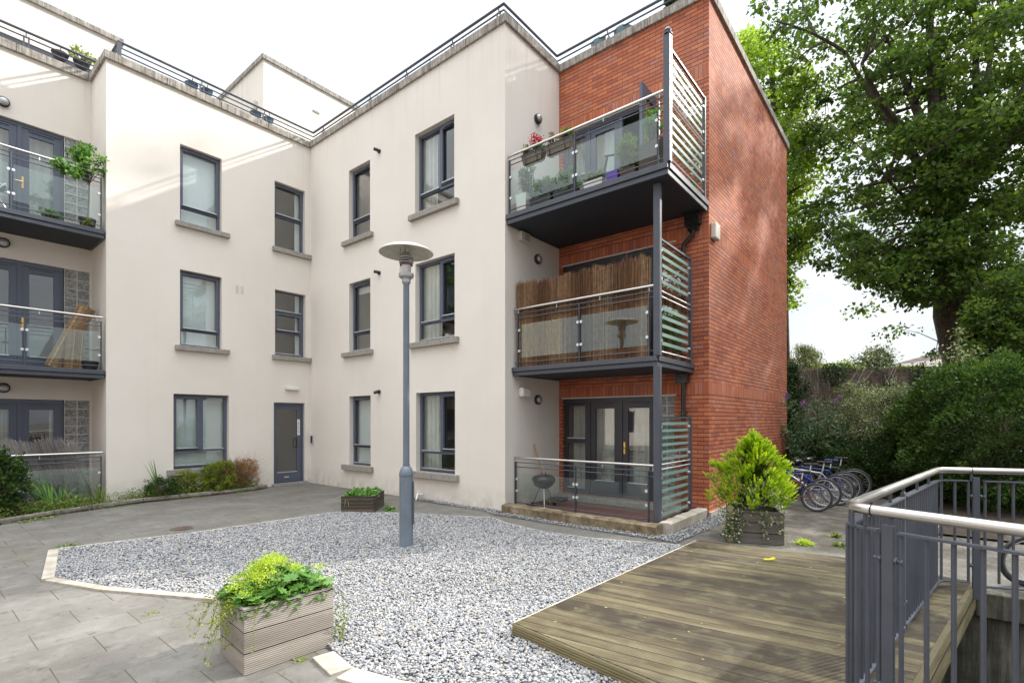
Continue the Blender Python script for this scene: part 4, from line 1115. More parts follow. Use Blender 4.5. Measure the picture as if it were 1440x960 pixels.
cc = g.ramp(n1, [(.34, (.78, .86, .95)), (.5, (.92, .95, .98)), (.62, (1.0, 1.0, 1.0))])
low = g.n('ShaderNodeMapRange'); g.l(sz, low.inputs[0]); low.inputs[1].default_value = .0; low.inputs[2].default_value = .42
cc = g.mix(low.outputs[0], g.mix(g.ramp(g.noise(vec, 5, 6), [(.38, .0), (.62, 1.0)]), (.62, .70, .78), (.88, .92, .95)), cc)
lum = g.ramp(g.math('MULTIPLY', sz, 1.0), [(0, .15), (.3, .19), (.62, .245), (.80, .66), (1, 1.1)])
cc = g.mix(1.0, cc, lum, 'MULTIPLY')
b2_ = g.n('ShaderNodeBackground'); g.l(cc, b2_.inputs[0]); b2_.inputs[1].default_value = CLOUD
ms = g.n('ShaderNodeMixShader'); ms.inputs[0].default_value = .9; g.l(b1_.outputs[0], ms.inputs[1]); g.l(b2_.outputs[0], ms.inputs[2])
ow = g.n('ShaderNodeOutputWorld'); g.l(ms.outputs[0], ow.inputs[0])
sd = bpy.data.lights.new('sun', 'SUN'); sd.energy = SUN; sd.angle = math.radians(1.1); sd.color = (1, .955, .88)
so = bpy.data.objects.new('sun', sd); COL.objects.link(so); so.rotation_euler = S.to_track_quat('Z', 'Y').to_euler(); so.location = S*60
cd = bpy.data.cameras.new('camera'); cam = bpy.data.objects.new('camera', cd); COL.objects.link(cam); scn.camera = cam
cd.sensor_fit = 'HORIZONTAL'; cd.sensor_width = 36; cd.lens = 712.75/1440*36; cd.clip_end = 1500; cd.clip_start = .05
cd.shift_y = (590.48-480)/1440
cam.location = (0, 0, 1.6); cam.rotation_euler = (PI/2, 0, math.radians(39.187)-PI/2)
vs = scn.view_settings; vs.view_transform = 'Standard'; vs.look = 'None'; vs.exposure = EXPO; vs.gamma = 1; vs.use_curve_mapping = False
scn.render.engine = 'CYCLES'
scn.cycles.max_bounces = 8; scn.cycles.transparent_max_bounces = 16; scn.cycles.diffuse_bounces = 4; scn.cycles.glossy_bounces = 4
scn.cycles.sample_clamp_indirect = 8; scn.cycles.caustics_reflective = False; scn.cycles.caustics_refractive = False
# ------------------------------------------------------------------ street lamp
lp = empty('street_lamp', (4.11, 5.07, 0), 'tall grey street lamp with wide cream mushroom shade standing in the gravel', 'street lamp')
cx, cy = 4.11, 5.07
mb = MB(); mb.lathe([(.13, .0), (.13, .012), (.09, .02), (.088, .05), (.0855, .06), (.0855, .90), (.09, .905), (.09, .93), (.085, .95), (.066, 1.0), (.044, 1.02), (.044, 1.05)], (cx, cy, 0), 32); build('base_tube', mb, M['lamp'], lp, True)
mb = MB(); mb.lathe([(.0405, 1.03), (.038, 3.32)], (cx, cy, 0), 24); build('pole', mb, M['lamp'], lp, True)
dv = Vector((.63, -.775, 0))
mb = MB(); mb.obox((cx+dv.x*.088, cy+dv.y*.088, .56), (dv, (.775, .63, 0), (0, 0, 1)), (.006, .04, .27)); build('access_door', mb, M['steelgrey'], lp, bevel=.003)
mb = MB(); mb.lathe([(.038, 3.31), (.055, 3.33), (.055, 3.37), (.075, 3.385), (.092, 3.40), (.095, 3.43), (.09, 3.445), (.062, 3.455)], (cx, cy, 0), 28); build('lamp_collar', mb, M['lampmetal'], lp, True)
mb = MB(); mb.lathe([(.06, 3.45), (.062, 3.55)], (cx, cy, 0), 24); build('lens', mb, M['lens'], lp, True)
for z, r in ((3.552, .082), (3.582, .09), (3.612, .094)):
    mb = MB(); mb.lathe([(.05, z), (r, z-.006), (r, z+.003), (.05, z+.016), (.05, z)], (cx, cy, 0), 28); build('louvre_ring', mb, M['lampmetal'] if r > .083 else M['reddish'], lp, True)
mb = MB(); mb.lathe([(.085, 3.632), (.088, 3.645), (.07, 3.665), (.055, 3.70), (.05, 3.705), (.001, 3.705)], (cx, cy, 0), 28); build('lamp_cap', mb, M['lampmetal'], lp, True)
for a in (.4, 2.5, 4.6):
    mb = MB(); mb.tube([(cx+.075*math.cos(a), cy+.075*math.sin(a), 3.43), (cx+.075*math.cos(a), cy+.075*math.sin(a), 3.77)], .005, 6); build('shade_rod', mb, M['lampmetal'], lp, True)
for a in (1.2, 3.6): 
    mb = MB(); mb.tube([(cx+.05*math.cos(a), cy+.05*math.sin(a), 3.69), (cx+.05*math.cos(a), cy+.05*math.sin(a), 3.79)], .008, 6); build('shade_rod', mb, M['lampmetal'], lp, True)
mb = MB(); R_ = .335; prof = [(.001, 3.805), (.08, 3.802), (.16, 3.79), (.24, 3.766), (.30, 3.738), (R_, 3.71), (R_+.004, 3.70), (R_, 3.697), (.29, 3.724), (.2, 3.76), (.1, 3.783), (.001, 3.788)]
mb.lathe(prof, (cx, cy, 0), 56); build('shade', mb, M['lampwhite'], lp, True)
for k, a in enumerate((.3, 1.4, 2.2, 3.7, 4.9, 5.6)):
    rr = .12+.16*((k*37) % 10)/10; mb = MB(); mb.lathe([(.001, 0), (.008, -.002), (.001, -.004)], (cx+rr*math.cos(a), cy+rr*math.sin(a), 3.785-rr*rr*.75), 8); build('dirt_spot', mb, M['blackmat'], lp)

# ------------------------------------------------------------------ planters
def planter(name, label, A, U, Wd, L, D, H, mat, t=.035, post=None, group=None):
    """A front-left corner, U unit along the front, Wd unit to the back"""
    U = Vector((*U, 0)).normalized(); Wd = Vector((*Wd, 0)).normalized(); A = Vector((*A, 0))
    c = A+U*L/2+Wd*D/2; e = empty(name, c[:], label, 'planter', group)
    nb = 3
    for (p, q, ax) in ((A, A+U*L, 'f'), (A+Wd*D, A+U*L+Wd*D, 'b'), (A, A+Wd*D, 'l'), (A+U*L, A+U*L+Wd*D, 'r')):
        mb = MB(); d = (q-p).normalized(); n = (Wd if ax in 'f' else -Wd if ax == 'b' else U if ax == 'l' else -U)
        if ax in 'lr': p = p+d*t*1.02; q = q-d*t*1.02
        for i in range(nb):
            z0 = H*i/nb+.002; z1 = H*(i+1)/nb-.002
            mb.obox((p+q)/2+n*t/2+Vector((0, 0, (z0+z1)/2)), (d, n, (0, 0, 1)), ((q-p).length/2, t/2, (z1-z0)/2))
        build('side_boards', mb, mat, e, bevel=.003)
    mb = MB(); mb.obox(c+Vector((0, 0, H-.09)), (U, Wd, (0, 0, 1)), (L/2-t, D/2-t, .03)); build('soil', mb, M['soil'], e)
    mb = MB()
    for p, q, n in ((A, A+U*L, Wd), (A+Wd*D, A+U*L+Wd*D, -Wd)):
        mb.obox((p+q)/2+n*t*.55+Vector((0, 0, H+.007)), (U, Wd, (0, 0, 1)), ((q-p).length/2, t*.62, .009))
    for p, q, n in ((A, A+Wd*D, U), (A+U*L, A+U*L+Wd*D, -U)):
        mb.obox((p+q)/2+n*t*.55+Vector((0, 0, H+.006)), (U, Wd, (0, 0, 1)), (t*.62, (q-p).length/2-t*1.3, .009))
    build('rim', mb, mat, e, bevel=.003)
    return e, c, U, Wd
# near planter with lady's mantle and hawksbeard
pe, pc, pU, pW = planter('wooden_planter', 'grooved weathered wooden planter on the paving in the foreground', (1.396, 3.30), (.995, -.06), (.08, .99), .60, .46, .40, M['planterwood'])
def rosette(name, c, n, L, Wd_, mat, parent, elev=(.2, 1.0), droop=.7, seg=4, colr=None, spread=.03):
    a = rng.random(n)*2*PI; e = elev[0]+(elev[1]-elev[0])*rng.random(n)
    D = np.stack([np.cos(a)*np.cos(e), np.sin(a)*np.cos(e), np.sin(e)], 1)
    P = np.array(c)+np.stack([rng.normal(0, spread, n), rng.normal(0, spread, n), np.zeros(n)], 1)
    blade_obj(name, P, D, L*(.6+.6*rng.random(n)), Wd_*(.7+.6*rng.random(n)), droop, mat, parent, seg, colr)
def carpet(name, fn, n, size, mat, parent, aspect=.6, upd=.6, colr=None, jit=.8):
    """fn(n) -> positions; leaves lie mostly flat with random tilt"""
    P = fn(n); D = rand_dirs(len(P)); D[:, 2] = D[:, 2]*.4+.12; D /= np.linalg.norm(D, axis=1)[:, None]
    T = rng.normal(0, jit*.5, (len(P), 3)); T[:, 2] += 1
    T /= np.linalg.norm(T, axis=1)[:, None]
    L = size*(.6+.7*rng.random(len(P)))
    # leaf plane faces up: side vector = D x T
    return leaf_obj(name, P, D, L, L*aspect, mat, parent, colr, .18, T)
def box_local(c, U, Wd, lx, ly):
    def f(n):
        a = (rng.random(n)-.5)*lx; b = (rng.random(n)-.5)*ly
        return np.array(c)+a[:, None]*np.array(U)+b[:, None]*np.array(Wd), a, b
    return f
pl = empty('planter_plants', (pc.x, pc.y, .32), 'lime flowering clump with lobed green leaves growing in the foreground planter', 'plant')
bl = box_local((pc.x, pc.y, 0), pU, pW, .60, .46)
def f1(n):
    P, a, b = bl(n); h = .36+.20*np.exp(-((a+.03)/.2)**2-(b/.16)**2)*rng.random(n)**.5+.05*rng.random(n)+.03*np.sin(a*40)*np.sin(b*35); P[:, 2] = h; return P
carpet('leaves', f1, 4200, .042, M['L_green'], pl, .75)
def lobed(name, centers, size, mat, parent):
    """lobed round leaves: fans of narrow leaflets about a stalk tip"""
    P = []; D = []; cr = []; T = []
    for c in centers:
        k = 9; a0 = rng.random()*2*PI; nrm = np.array([rng.normal(0, .35), rng.normal(0, .35), 1]); nrm /= np.linalg.norm(nrm)
        x = np.cross(nrm, [1, 0, 0]); x /= np.linalg.norm(x); y = np.cross(nrm, x); v = rng.random()
        for i in range(k):
            a = a0+i/k*1.75*PI; P.append(c); D.append(x*math.cos(a)+y*math.sin(a)+nrm*.1); T.append(nrm); cr.append(v+rng.normal(0, .06))
    P = np.array(P); D = np.array(D); D /= np.linalg.norm(D, axis=1)[:, None]
    leaf_obj(name, P, D, size*(.8+.4*rng.random(len(P))), size*.5, mat, parent, np.array(cr), .1, np.array(T))
Pc, a_, b_ = bl(150); Pc[:, 2] = .37+.10*np.exp(-((a_)/.25)**2)+.08*rng.random(150)
lobed('lobed_leaves', Pc, .055, M['L_green'], pl)
# lime flower heads
hd = []
for i in range(34):
    a = rng.normal(.0, .13); b = rng.normal(0, .09); hd.append([pc.x+pU.x*(a-.02)+pW.x*b, pc.y+pU.y*(a-.02)+pW.y*b, .50+.13*math.exp(-((a+.02)/.12)**2)+.04*rng.random()])
for i in range(10):
    a = -.2+rng.normal(0, .05); b = rng.normal(0, .1); hd.append([pc.x+pU.x*a+pW.x*b, pc.y+pU.y*a+pW.y*b, .45+.06*rng.random()])
hd = np.array(hd); n = len(hd)*95
C = np.repeat(hd, 95, 0)+rng.normal(0, 1, (n, 3))*np.array([.026, .026, .012])
leaf_obj('flower_heads', C, rand_dirs(n, .5), .011, .010, M['L_mantle'], pl)
mb = MB()
for h in hd: mb.tube([(pc.x+(h[0]-pc.x)*.5, pc.y+(h[1]-pc.y)*.5, .33), (h[0], h[1], h[2])], .0018, 4, False)
build('flower_stalks', mb, M['stem'], pl)
# long jagged leaves on the right, trailing weeds on the left
P0 = np.array([pc.x+pU.x*.17, pc.y+pU.y*.17-.05, .40])
for k in range(11):
    a = rng.uniform(-2.2, .9); L = rng.uniform(.14, .23); m = 9
    d = np.array([math.cos(a), math.sin(a), .5]); d /= np.linalg.norm(d); pts = [P0+d*L*t-np.array([0, 0, .14*t*t]) for t in np.linspace(0, 1, m)]
    PP = []; DD = []
    for i, p in enumerate(pts):
        for s in (-1, 1):
            sd_ = np.cross(d, [0, 0, 1]); sd_ /= np.linalg.norm(sd_); PP.append(p); DD.append(sd_*s*.9+d*.55)
    PP.append(pts[-1]); DD.append(d); PP = np.array(PP); DD = np.array(DD); DD /= np.linalg.norm(DD, axis=1)[:, None]
    leaf_obj('jagged_leaf', PP, DD, .045*np.concatenate([np.repeat(np.sin(np.linspace(.35, 3.0, m)), 2), [.8]])+.008, .022, M['L_grey'], pl, np.full(len(PP), rng.random()), .1, np.tile([0, 0, 1.0], (len(PP), 1)))
tw_ = empty('trailing_weed', (1.45, 3.6, .1), 'thin straggling weed hanging down the left side of the foreground planter', 'weed')
mb = MB(); PP = []; DD = []
for k in range(26):
    st = Vector((pc.x-pU.x*rng.uniform(.22, .31)+pW.x*rng.uniform(-.2, .22), pc.y-pU.y*.28+pW.y*rng.uniform(-.2, .22), .42))
    out = Vector((-rng.uniform(.02, .26), rng.uniform(-.12, .10), 0)); dz = rng.uniform(.08, .33)
    pts = [st+out*t+Vector((0, 0, .03*math.sin(t*3)-dz*t*t)) for t in np.linspace(0, 1, 8)]
    mb.tube([p[:] for p in pts], .0011, 3, False)
    for p in pts[1:]:
        for q in range(5): PP.append(p[:]); DD.append([rng.normal(), rng.normal(), rng.normal()+.2])
build('stems', mb, M['stem'], tw_); PP = np.array(PP); DD = np.array(DD); DD /= np.linalg.norm(DD, axis=1)[:, None]
leaf_obj('leaves', PP+rng.normal(0, .008, PP.shape), DD, .022*(.5+rng.random(len(PP))), .009, M['L_yellow'], tw_)
def weed(loc, n, L, w_, mat, label, cat='weed', elev=(.3, 1.3), droop=.5, group=None, name='weed_tuft', seg=4, spread=.03):
    e = empty(name, loc, label, cat, group); rosette('leaves', loc, n, L, w_, M[mat], e, elev, droop, seg, None, spread); return e
e = empty('flowering_weed', (2.02, 3.35, 0), 'loose flowering weed stems against the right end of the foreground planter', 'weed')
mb = MB(); PP = []
for k in range(12):
    p = Vector((2.01+rng.uniform(-.01, .07), 3.30+rng.uniform(-.08, .2), 0)); q = p+Vector((rng.uniform(-.02, .06), rng.uniform(-.06, .06), rng.uniform(.15, .36)))
    mb.tube([p[:], p.lerp(q, .5)[:], q[:]], .0012, 3, False)
    for t in np.linspace(.2, 1, 9): PP += [p.lerp(q, t)[:]]*3
build('stems', mb, M['stem'], e); PP = np.array(PP); leaf_obj('leaves', PP+rng.normal(0, .008, PP.shape), rand_dirs(len(PP), .3), .02, .009, M['L_yellow'], e)
# small dark planter by the rendered wall
qe, qc, qU, qW = planter('sleeper_planter', 'low dark timber planter full of green leaves by the rendered wall', (4.93, 7.84), (.645, -.765), (.765, .645), .56, .80, .262, M['oldplanter'], .05)
ql = empty('planter_greenery', (qc.x, qc.y, .2), 'bright green strawberry-like leaves filling the low dark planter', 'plant')
bq = box_local((qc.x, qc.y, 0), qU, qW, .50, .74)
def f2(n):
    P, a, b = bq(n); P[:, 2] = .20+.12*rng.random(n)*np.cos(a*2.6)*np.cos(b*2.2)+.04*rng.random(n); return P
carpet('leaves', f2, 2600, .06, M['L_green'], ql, .75)
P_ = [(qc.x-qU.x*.22-qW.x*(.3), qc.y-qU.y*.22-qW.y*.3, .27)]
blade_obj('straw_blades', np.repeat(np.array(P_), 6, 0), np.array([(-.9, .2, .2), (-.8, .5, .15), (-.95, .0, .05), (-.5, -.6, -.1), (-.3, -.8, -.2), (-.9, .3, .35)])/1.05, .28, .012, .45, M['L_straw'], ql)
weed((5.62, 7.38, 0), 60, .17, .05, 'L_green', 'leafy green weed growing at the right foot of the low dark planter', elev=(.2, 1.2))
weed((6.55, 9.55, 0), 16, .12, .02, 'L_weed', 'small weed growing at the foot of the rendered wall')
# conifer planter
ve, vc, vU, vW = planter('conifer_planter', 'grey wooden planter with a pale corner post by the deck', (6.98, 1.99), (.355, -.935), (.935, .355), .64, .62, .40, M['greyplanter'])
mb = MB(); mb.obox((6.955, 1.985, .24), (vU, vW, (0, 0, 1)), (.032, .03, .24)); build('corner_post', mb, M['deckedge'], ve, bevel=.003)
cf = empty('golden_conifer', (vc.x, vc.y, .36), 'bushy yellow green conifer growing in the grey planter', 'conifer')
# sprays: each a drooping fan of tiny scale leaves
P = []; D = []; cr = []; P2 = []; D2_ = []; c2_ = []
rt = np.array([.632, -.775, 0])
lobes = []
for k in range(105):
    t = (k+.5)/105; t = t**.93; z = .44+t*.90; a = k*2.39996+rng.normal(0, .25)
    Rm = float(np.interp(t, [0, .15, .4, .6, .8, .93, 1], [.36, .44, .42, .32, .19, .09, .02]))*(1+rng.normal(0, .13)); lobes.append((vc.x+Rm*math.cos(a), vc.y+Rm*math.sin(a), z, a, .085+.045*rng.random()-.03*t))
for (r_, z, q) in ((-.52, 1.0, .07), (-.46, .96, .08), (-.40, .93, .09), (-.32, .90, .09), (.42, .70, .10), (.46, .60, .08), (.40, .82, .08), (-.42, .62, .09), (-.2, 1.12, .08)):
    lobes.append((vc.x+rt[0]*r_, vc.y+rt[1]*r_, z, math.atan2(rt[1]*r_, rt[0]*r_), q))
for k in range(55):
    a = rng.random()*6.28; t = rng.random(); lobes.append((vc.x+.16*(1-t)*math.cos(a), vc.y+.16*(1-t)*math.sin(a), .45+t*.85, a, .09))
lobes.append((vc.x, vc.y, 1.40, 0, .05)); lobes.append((vc.x+.01, vc.y, 1.33, 1, .06))
for (lx, ly, lz, la, lr) in lobes:
    od = np.array([math.cos(la), math.sin(la), .55]); od /= np.linalg.norm(od); lv = rng.normal(0, .08)
    for j in range(15):
        q = rng.normal(size=3); q /= np.linalg.norm(q); c = np.array([lx, ly, lz])+q*lr*np.array([1, 1, .75])*rng.random()**.4
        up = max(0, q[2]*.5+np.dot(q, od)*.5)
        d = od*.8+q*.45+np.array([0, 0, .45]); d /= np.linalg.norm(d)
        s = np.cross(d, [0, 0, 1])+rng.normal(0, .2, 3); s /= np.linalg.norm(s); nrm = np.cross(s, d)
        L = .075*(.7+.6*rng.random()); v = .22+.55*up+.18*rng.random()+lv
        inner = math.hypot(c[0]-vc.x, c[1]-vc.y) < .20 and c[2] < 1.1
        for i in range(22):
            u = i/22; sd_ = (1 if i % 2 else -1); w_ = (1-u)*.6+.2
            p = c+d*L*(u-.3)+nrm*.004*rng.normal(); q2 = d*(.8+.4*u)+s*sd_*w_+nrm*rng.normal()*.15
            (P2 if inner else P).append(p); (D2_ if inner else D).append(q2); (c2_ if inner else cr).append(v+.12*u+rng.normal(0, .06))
P = np.array(P); D = np.array(D); D /= np.linalg.norm(D, axis=1)[:, None]
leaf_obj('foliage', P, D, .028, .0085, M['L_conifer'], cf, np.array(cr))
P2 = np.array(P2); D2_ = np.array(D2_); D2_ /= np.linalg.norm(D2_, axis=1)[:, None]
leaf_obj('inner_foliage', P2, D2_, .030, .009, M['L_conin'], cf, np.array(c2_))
mb = MB(); mb.tube([(vc.x, vc.y, .3), (vc.x+.02, vc.y, .8), (vc.x+.05, vc.y, 1.3)], [.03, .02, .004], 6); build('trunk', mb, M['bark'], cf)
iv = empty('ivy', (vc.x, vc.y, .3), 'variegated ivy trailing over the conifer planter', 'ivy')
PP = []; mb = MB()
for k in range(17):
    s = rng.uniform(-.36, .36) if k > 8 else rng.uniform(-.40, -.26)
    st = Vector((6.98, 1.99, .42))+Vector(vU)*(s+.32)-Vector(vW)*.02; ln = rng.uniform(.15, .42)
    pts = [st-Vector(vW)*(.01+.03*t)+Vector(vU)*(.05*math.sin(k+3*t)) + Vector((0, 0, -ln*t)) for t in np.linspace(0, 1, 8)]
    mb.tube([p[:] for p in pts], .002, 3, False)
    for p in pts: PP += [p[:]]*(4 if k > 8 else 7)
for k in range(14):
    st = Vector((vc.x, vc.y, .45)); a = rng.uniform(2.6, 4.2); z = rng.uniform(.45, .8); R0 = .44
    for j in range(12): PP.append([vc.x+R0*math.cos(a)+rng.normal(0, .03), vc.y+R0*math.sin(a)+rng.normal(0, .04), z+rng.normal(0, .05)])
build('stems', mb, M['twig'], iv); PP = np.array(PP)
leaf_obj('leaves', PP+rng.normal(0, .014, PP.shape), rand_dirs(len(PP)), .036*(.5+.7*rng.random(len(PP))), .028, M['L_varieg'], iv)
weed((7.42, 1.20, 0), 220, .15, .009, 'L_mantle', 'bright lime tuft of grass sprouting from the paving beside the conifer planter', elev=(.5, 1.45), name='grass_tuft', group=None)
weed((7.62, .84, 0), 34, .12, .03, 'L_weed', 'small dark weed in the paving beyond the deck, nearest the railing')
weed((8.2, .95, 0), 40, .13, .02, 'L_weed', 'green weed in a paving joint between the railing and the bicycles')
weed((1.62, 4.38, 0), 16, .06, .012, 'L_yellow', 'tiny weed in a paving joint left of the foreground planter', elev=(.1, .8))
weed((1.36, 4.97, 0), 14, .05, .012, 'L_yellow', 'tiny weed where the paving joint meets the pale gravel edging', elev=(.1, .8))
weed((1.72, 3.25, 0), 12, .05, .012, 'L_yellow', 'tiny lime weed at the front foot of the foreground planter', elev=(.1, .8))
weed((1.95, 3.02, 0), 12, .05, .012, 'L_yellow', 'tiny lime weed on the pale edging right of the foreground planter', elev=(.1, .8))
weed((1.42, 8.42, 0), 60, .10, .012, 'L_weed', 'low tuft of weed at the far left corner of the gravel', elev=(.1, .9), spread=.06)
# litter on the deck, manhole stain, pipe end
mb = MB(); mb.obox((5.93, 1.30, .112), ((.6, -.8, 0), (.8, .6, 0), (0, 0, 1)), (.045, .012, .008)); mb.obox((5.97, 1.265, .116), ((.9, -.4, .1), (.4, .9, 0), (0, 0, 1)), (.022, .016, .01))
props(build('yellow_wrapper', mb, simple('yellow_plastic', (.75, .60, .03), .4), bevel=.003), 'crumpled yellow wrapper lying on the deck', 'litter')
e = empty('drain_cover', (2.72, 8.46, 0), 'small green and rust drain cover set in the dark paving', 'drain cover')
mb = MB(); mb.lathe([(.15, .004), (.15, .008), (.13, .008), (.13, .004)], (2.72, 8.50, 0), 28); build('frame', mb, simple('mossy_ring', (.06, .10, .05), .9, var=.4), e)
mb = MB(); mb.lathe([(.001, .007), (.128, .007), (.128, .004)], (2.72, 8.50, 0), 28); build('cover', mb, simple('rusty_cover', (.09, .045, .04), .8, var=.4, bump=.6), e)
e = empty('waste_pipe', (6.72, 7.9, .03), 'white plastic pipe end sticking out at the foot of the rendered wall', 'pipe')
mb = MB(); mb.tube([(6.80, 8.02, .12), (6.70, 7.92, .10), (6.55, 7.78, .03)], .017, 8); mb.tube([(6.80, 7.86, .11), (6.70, 7.90, .10)], .012, 8); build('pipe', mb, M['white'], e, True)
mb = MB(); mb.lathe([(.001, .012), (.035, .010), (.04, .0)], (5.92, 4.72, 0), 14); props(build('blue_cap', mb, simple('blue_plastic', (.12, .30, .38), .4), None, True), 'small blue cap lying on the narrow path near the terrace', 'litter')

# ------------------------------------------------------------------ flower bed plants on the left
def shrub(name, label, c, rad, nc, per, cr, size, mat, cat='shrub', outer=.45, aspect=.5, zmin=.04, group=None, twigs=True, spread=.8):
    e = empty(name, (c[0], c[1], zmin), label, cat, group); bush(name, c, rad, nc, per, cr, size, M[mat], e, outer, zmin, aspect, twigs, 'foliage', spread); return e
shrub('dark_shrub', 'dense dark green shrub cut by the left edge of the picture', (.95, 11.65, .55), (.60, .45, .60), 150, 45, .10, .055, 'L_hedge')
e = empty('iris_clump', (1.95, 11.7, 0), 'tall strap-leaved iris clump with one brown blade in the left bed', 'iris')
for k, (x, y, n, L) in enumerate(((1.78, 11.75, 26, .95), (2.02, 11.62, 14, .55), (1.90, 11.9, 12, .8))):
    a = rng.normal(2.6 if k == 0 else 1.6, .9, n); el = rng.uniform(.95, 1.45, n)
    D = np.stack([np.cos(a)*np.cos(el), np.sin(a)*np.cos(el), np.sin(el)], 1); P = np.array([x, y, .04])+np.stack([rng.normal(0, .05, n), rng.normal(0, .05, n), np.zeros(n)], 1)
    blade_obj('blades', P, D, L*(.6+.5*rng.random(n)), .032, .35, M['L_green'], e, 6)
blade_obj('brown_blade', np.array([[2.04, 11.65, .05], [2.05, 11.66, .05], [2.03, 11.64, .05]]), np.array([[-.25, .1, .95], [-.2, .2, .95], [-.3, 0, .95]]), .55, .04, .3, M['L_straw'], e, 6)
e = empty('iris_clump', (2.42, 11.78, 0), 'short upright iris fan beside the corner of the glass railing', 'iris')
n = 14; a = rng.normal(1.5, 1.2, n); el = rng.uniform(1.1, 1.5, n); D = np.stack([np.cos(a)*np.cos(el), np.sin(a)*np.cos(el), np.sin(el)], 1)
blade_obj('blades', np.array([2.42, 11.78, .04])+rng.normal(0, .04, (n, 3))*[1, 1, 0], D, .55*(.6+.5*rng.random(n)), .026, .2, M['L_weed'], e, 6)
e = empty('broad_leaf_weed', (1.25, 11.2, 0), 'broad green blades lying over the soil below the dark shrub', 'weed')
blade_obj('blades', np.tile([1.35, 11.5, .12], (5, 1))+rng.normal(0, .04, (5, 3)), np.array([[.8, -.2, .35]]*5)+rng.normal(0, .2, (5, 3)), .42, .035, .35, M['L_green'], e, 6)
shrub('round_shrub', 'rounded dark green shrub against the rendered wall', (3.45, 11.90, .22), (.30, .24, .26), 110, 40, .06, .030, 'L_hedge')
e = empty('upright_blades', (3.2, 11.95, 0), 'few tall arching blades rising behind the rounded shrub', 'plant')
blade_obj('blades', np.tile([3.42, 12.0, .2], (6, 1)), np.array([[-.25, .0, .95], [-.35, .05, .9], [-.2, 0, 1], [-.42, 0, .85], [-.3, -.1, .9], [-.12, 0, 1]]), .72, .028, .12, M['L_green'], e, 6)
shrub('yellow_green_shrub', 'loose yellow green shrub beneath the wide ground floor window, left of the larger one', (4.0, 11.95, .26), (.30, .18, .32), 60, 26, .06, .04, 'L_yellow', spread=1.0)
shrub('yellow_green_shrub', 'fuller yellow green shrub beneath the wide window, touching the rusty shrub', (4.52, 11.94, .36), (.34, .2, .40), 110, 34, .07, .042, 'L_yellow', spread=1.0)
e = empty('rusty_shrub', (5.05, 12.0, 0), 'spiky rust and green shrub between the window and the entrance door', 'shrub')
bush('f', (5.02, 11.98, .38), (.40, .20, .40), 170, 34, .06, .030, M['L_rust'], e, .4, .04, .3, True, 'foliage', .6)
n = 420; a = rng.uniform(0, 2*PI, n); el = rng.uniform(.6, 1.4, n); D = np.stack([np.cos(a)*np.cos(el), np.sin(a)*np.cos(el)*.5, np.sin(el)], 1); D /= np.linalg.norm(D, axis=1)[:, None]
P = []; DD = []
for i in range(150):
    L = rng.uniform(.45, .82); s = np.array([5.02+rng.normal(0, .06), 11.98+rng.normal(0, .03), .1])
    for t in np.linspace(.4, 1, 18): P.append(s+D[i]*L*t+rng.normal(0, .006, 3)); DD.append(D[i]+rng.normal(0, .5, 3))
DD = np.array(DD); DD /= np.linalg.norm(DD, axis=1)[:, None]; leaf_obj('spikes', np.array(P), DD, .024, .008, M['L_rust'], e, .45+.55*rng.random(len(P)))
# ground cover in the bed
def fbed(n):
    P = np.stack([rng.uniform(.0, 5.5, n), rng.uniform(10.8, 12.2, n), rng.random(n)**1.5*.17+.04], 1); P = P[inside(P[:, :2], [(p[0], p[1]) for p in bedpoly])]
    k = np.sin(P[:, 0]*4.1)+np.sin(P[:, 1]*6.3+P[:, 0]*2)+rng.normal(0, .8, len(P)); P = P[k > -.5]
    P[:, 2] += .06*np.maximum(0, np.sin(P[:, 0]*9)*np.sin(P[:, 1]*8)); return P
Pg = fbed(26000); o = leaf_obj('ground_cover', Pg, rand_dirs(len(Pg), .5), .045*(.6+.7*rng.random(len(Pg))), .02, M['L_weed'], None); o['kind'] = 'stuff'
P = fbed(3200); D = rand_dirs(len(P), 1.2)
o = blade_obj('bed_grass', P*[1, 1, .3], D, .14+.14*rng.random(len(P)), .006, .5, M['L_weed'], None, 3); o['kind'] = 'stuff'
def fk(n):
    i = rng.integers(0, len(kp)-1, n); t = rng.random(n); K = np.array(kp); P = K[i]*(1-t)[:, None]+K[i+1]*t[:, None]; P = np.concatenate([P+rng.normal(0, .03, P.shape)-[0, .03], np.full((n, 1), .01)], 1)
    return P[np.sin(P[:, 0]*5.3)+rng.normal(0, .5, n) > .55]
o = carpet('kerb_moss', fk, 2600, .032, M['L_weed'], None, .6); o['kind'] = 'stuff'
P = np.array([[1.25+.5*rng.random(), 11.05+.25*rng.random(), .0] for _ in range(140)]); P[:, 1] = 10.75+.5*(P[:, 0]-1.0)+rng.normal(0, .04, 140)
o = blade_obj('kerb_grass', P, rand_dirs(140, 1), .09, .008, .5, M['L_weed'], None, 3); o['kind'] = 'stuff'

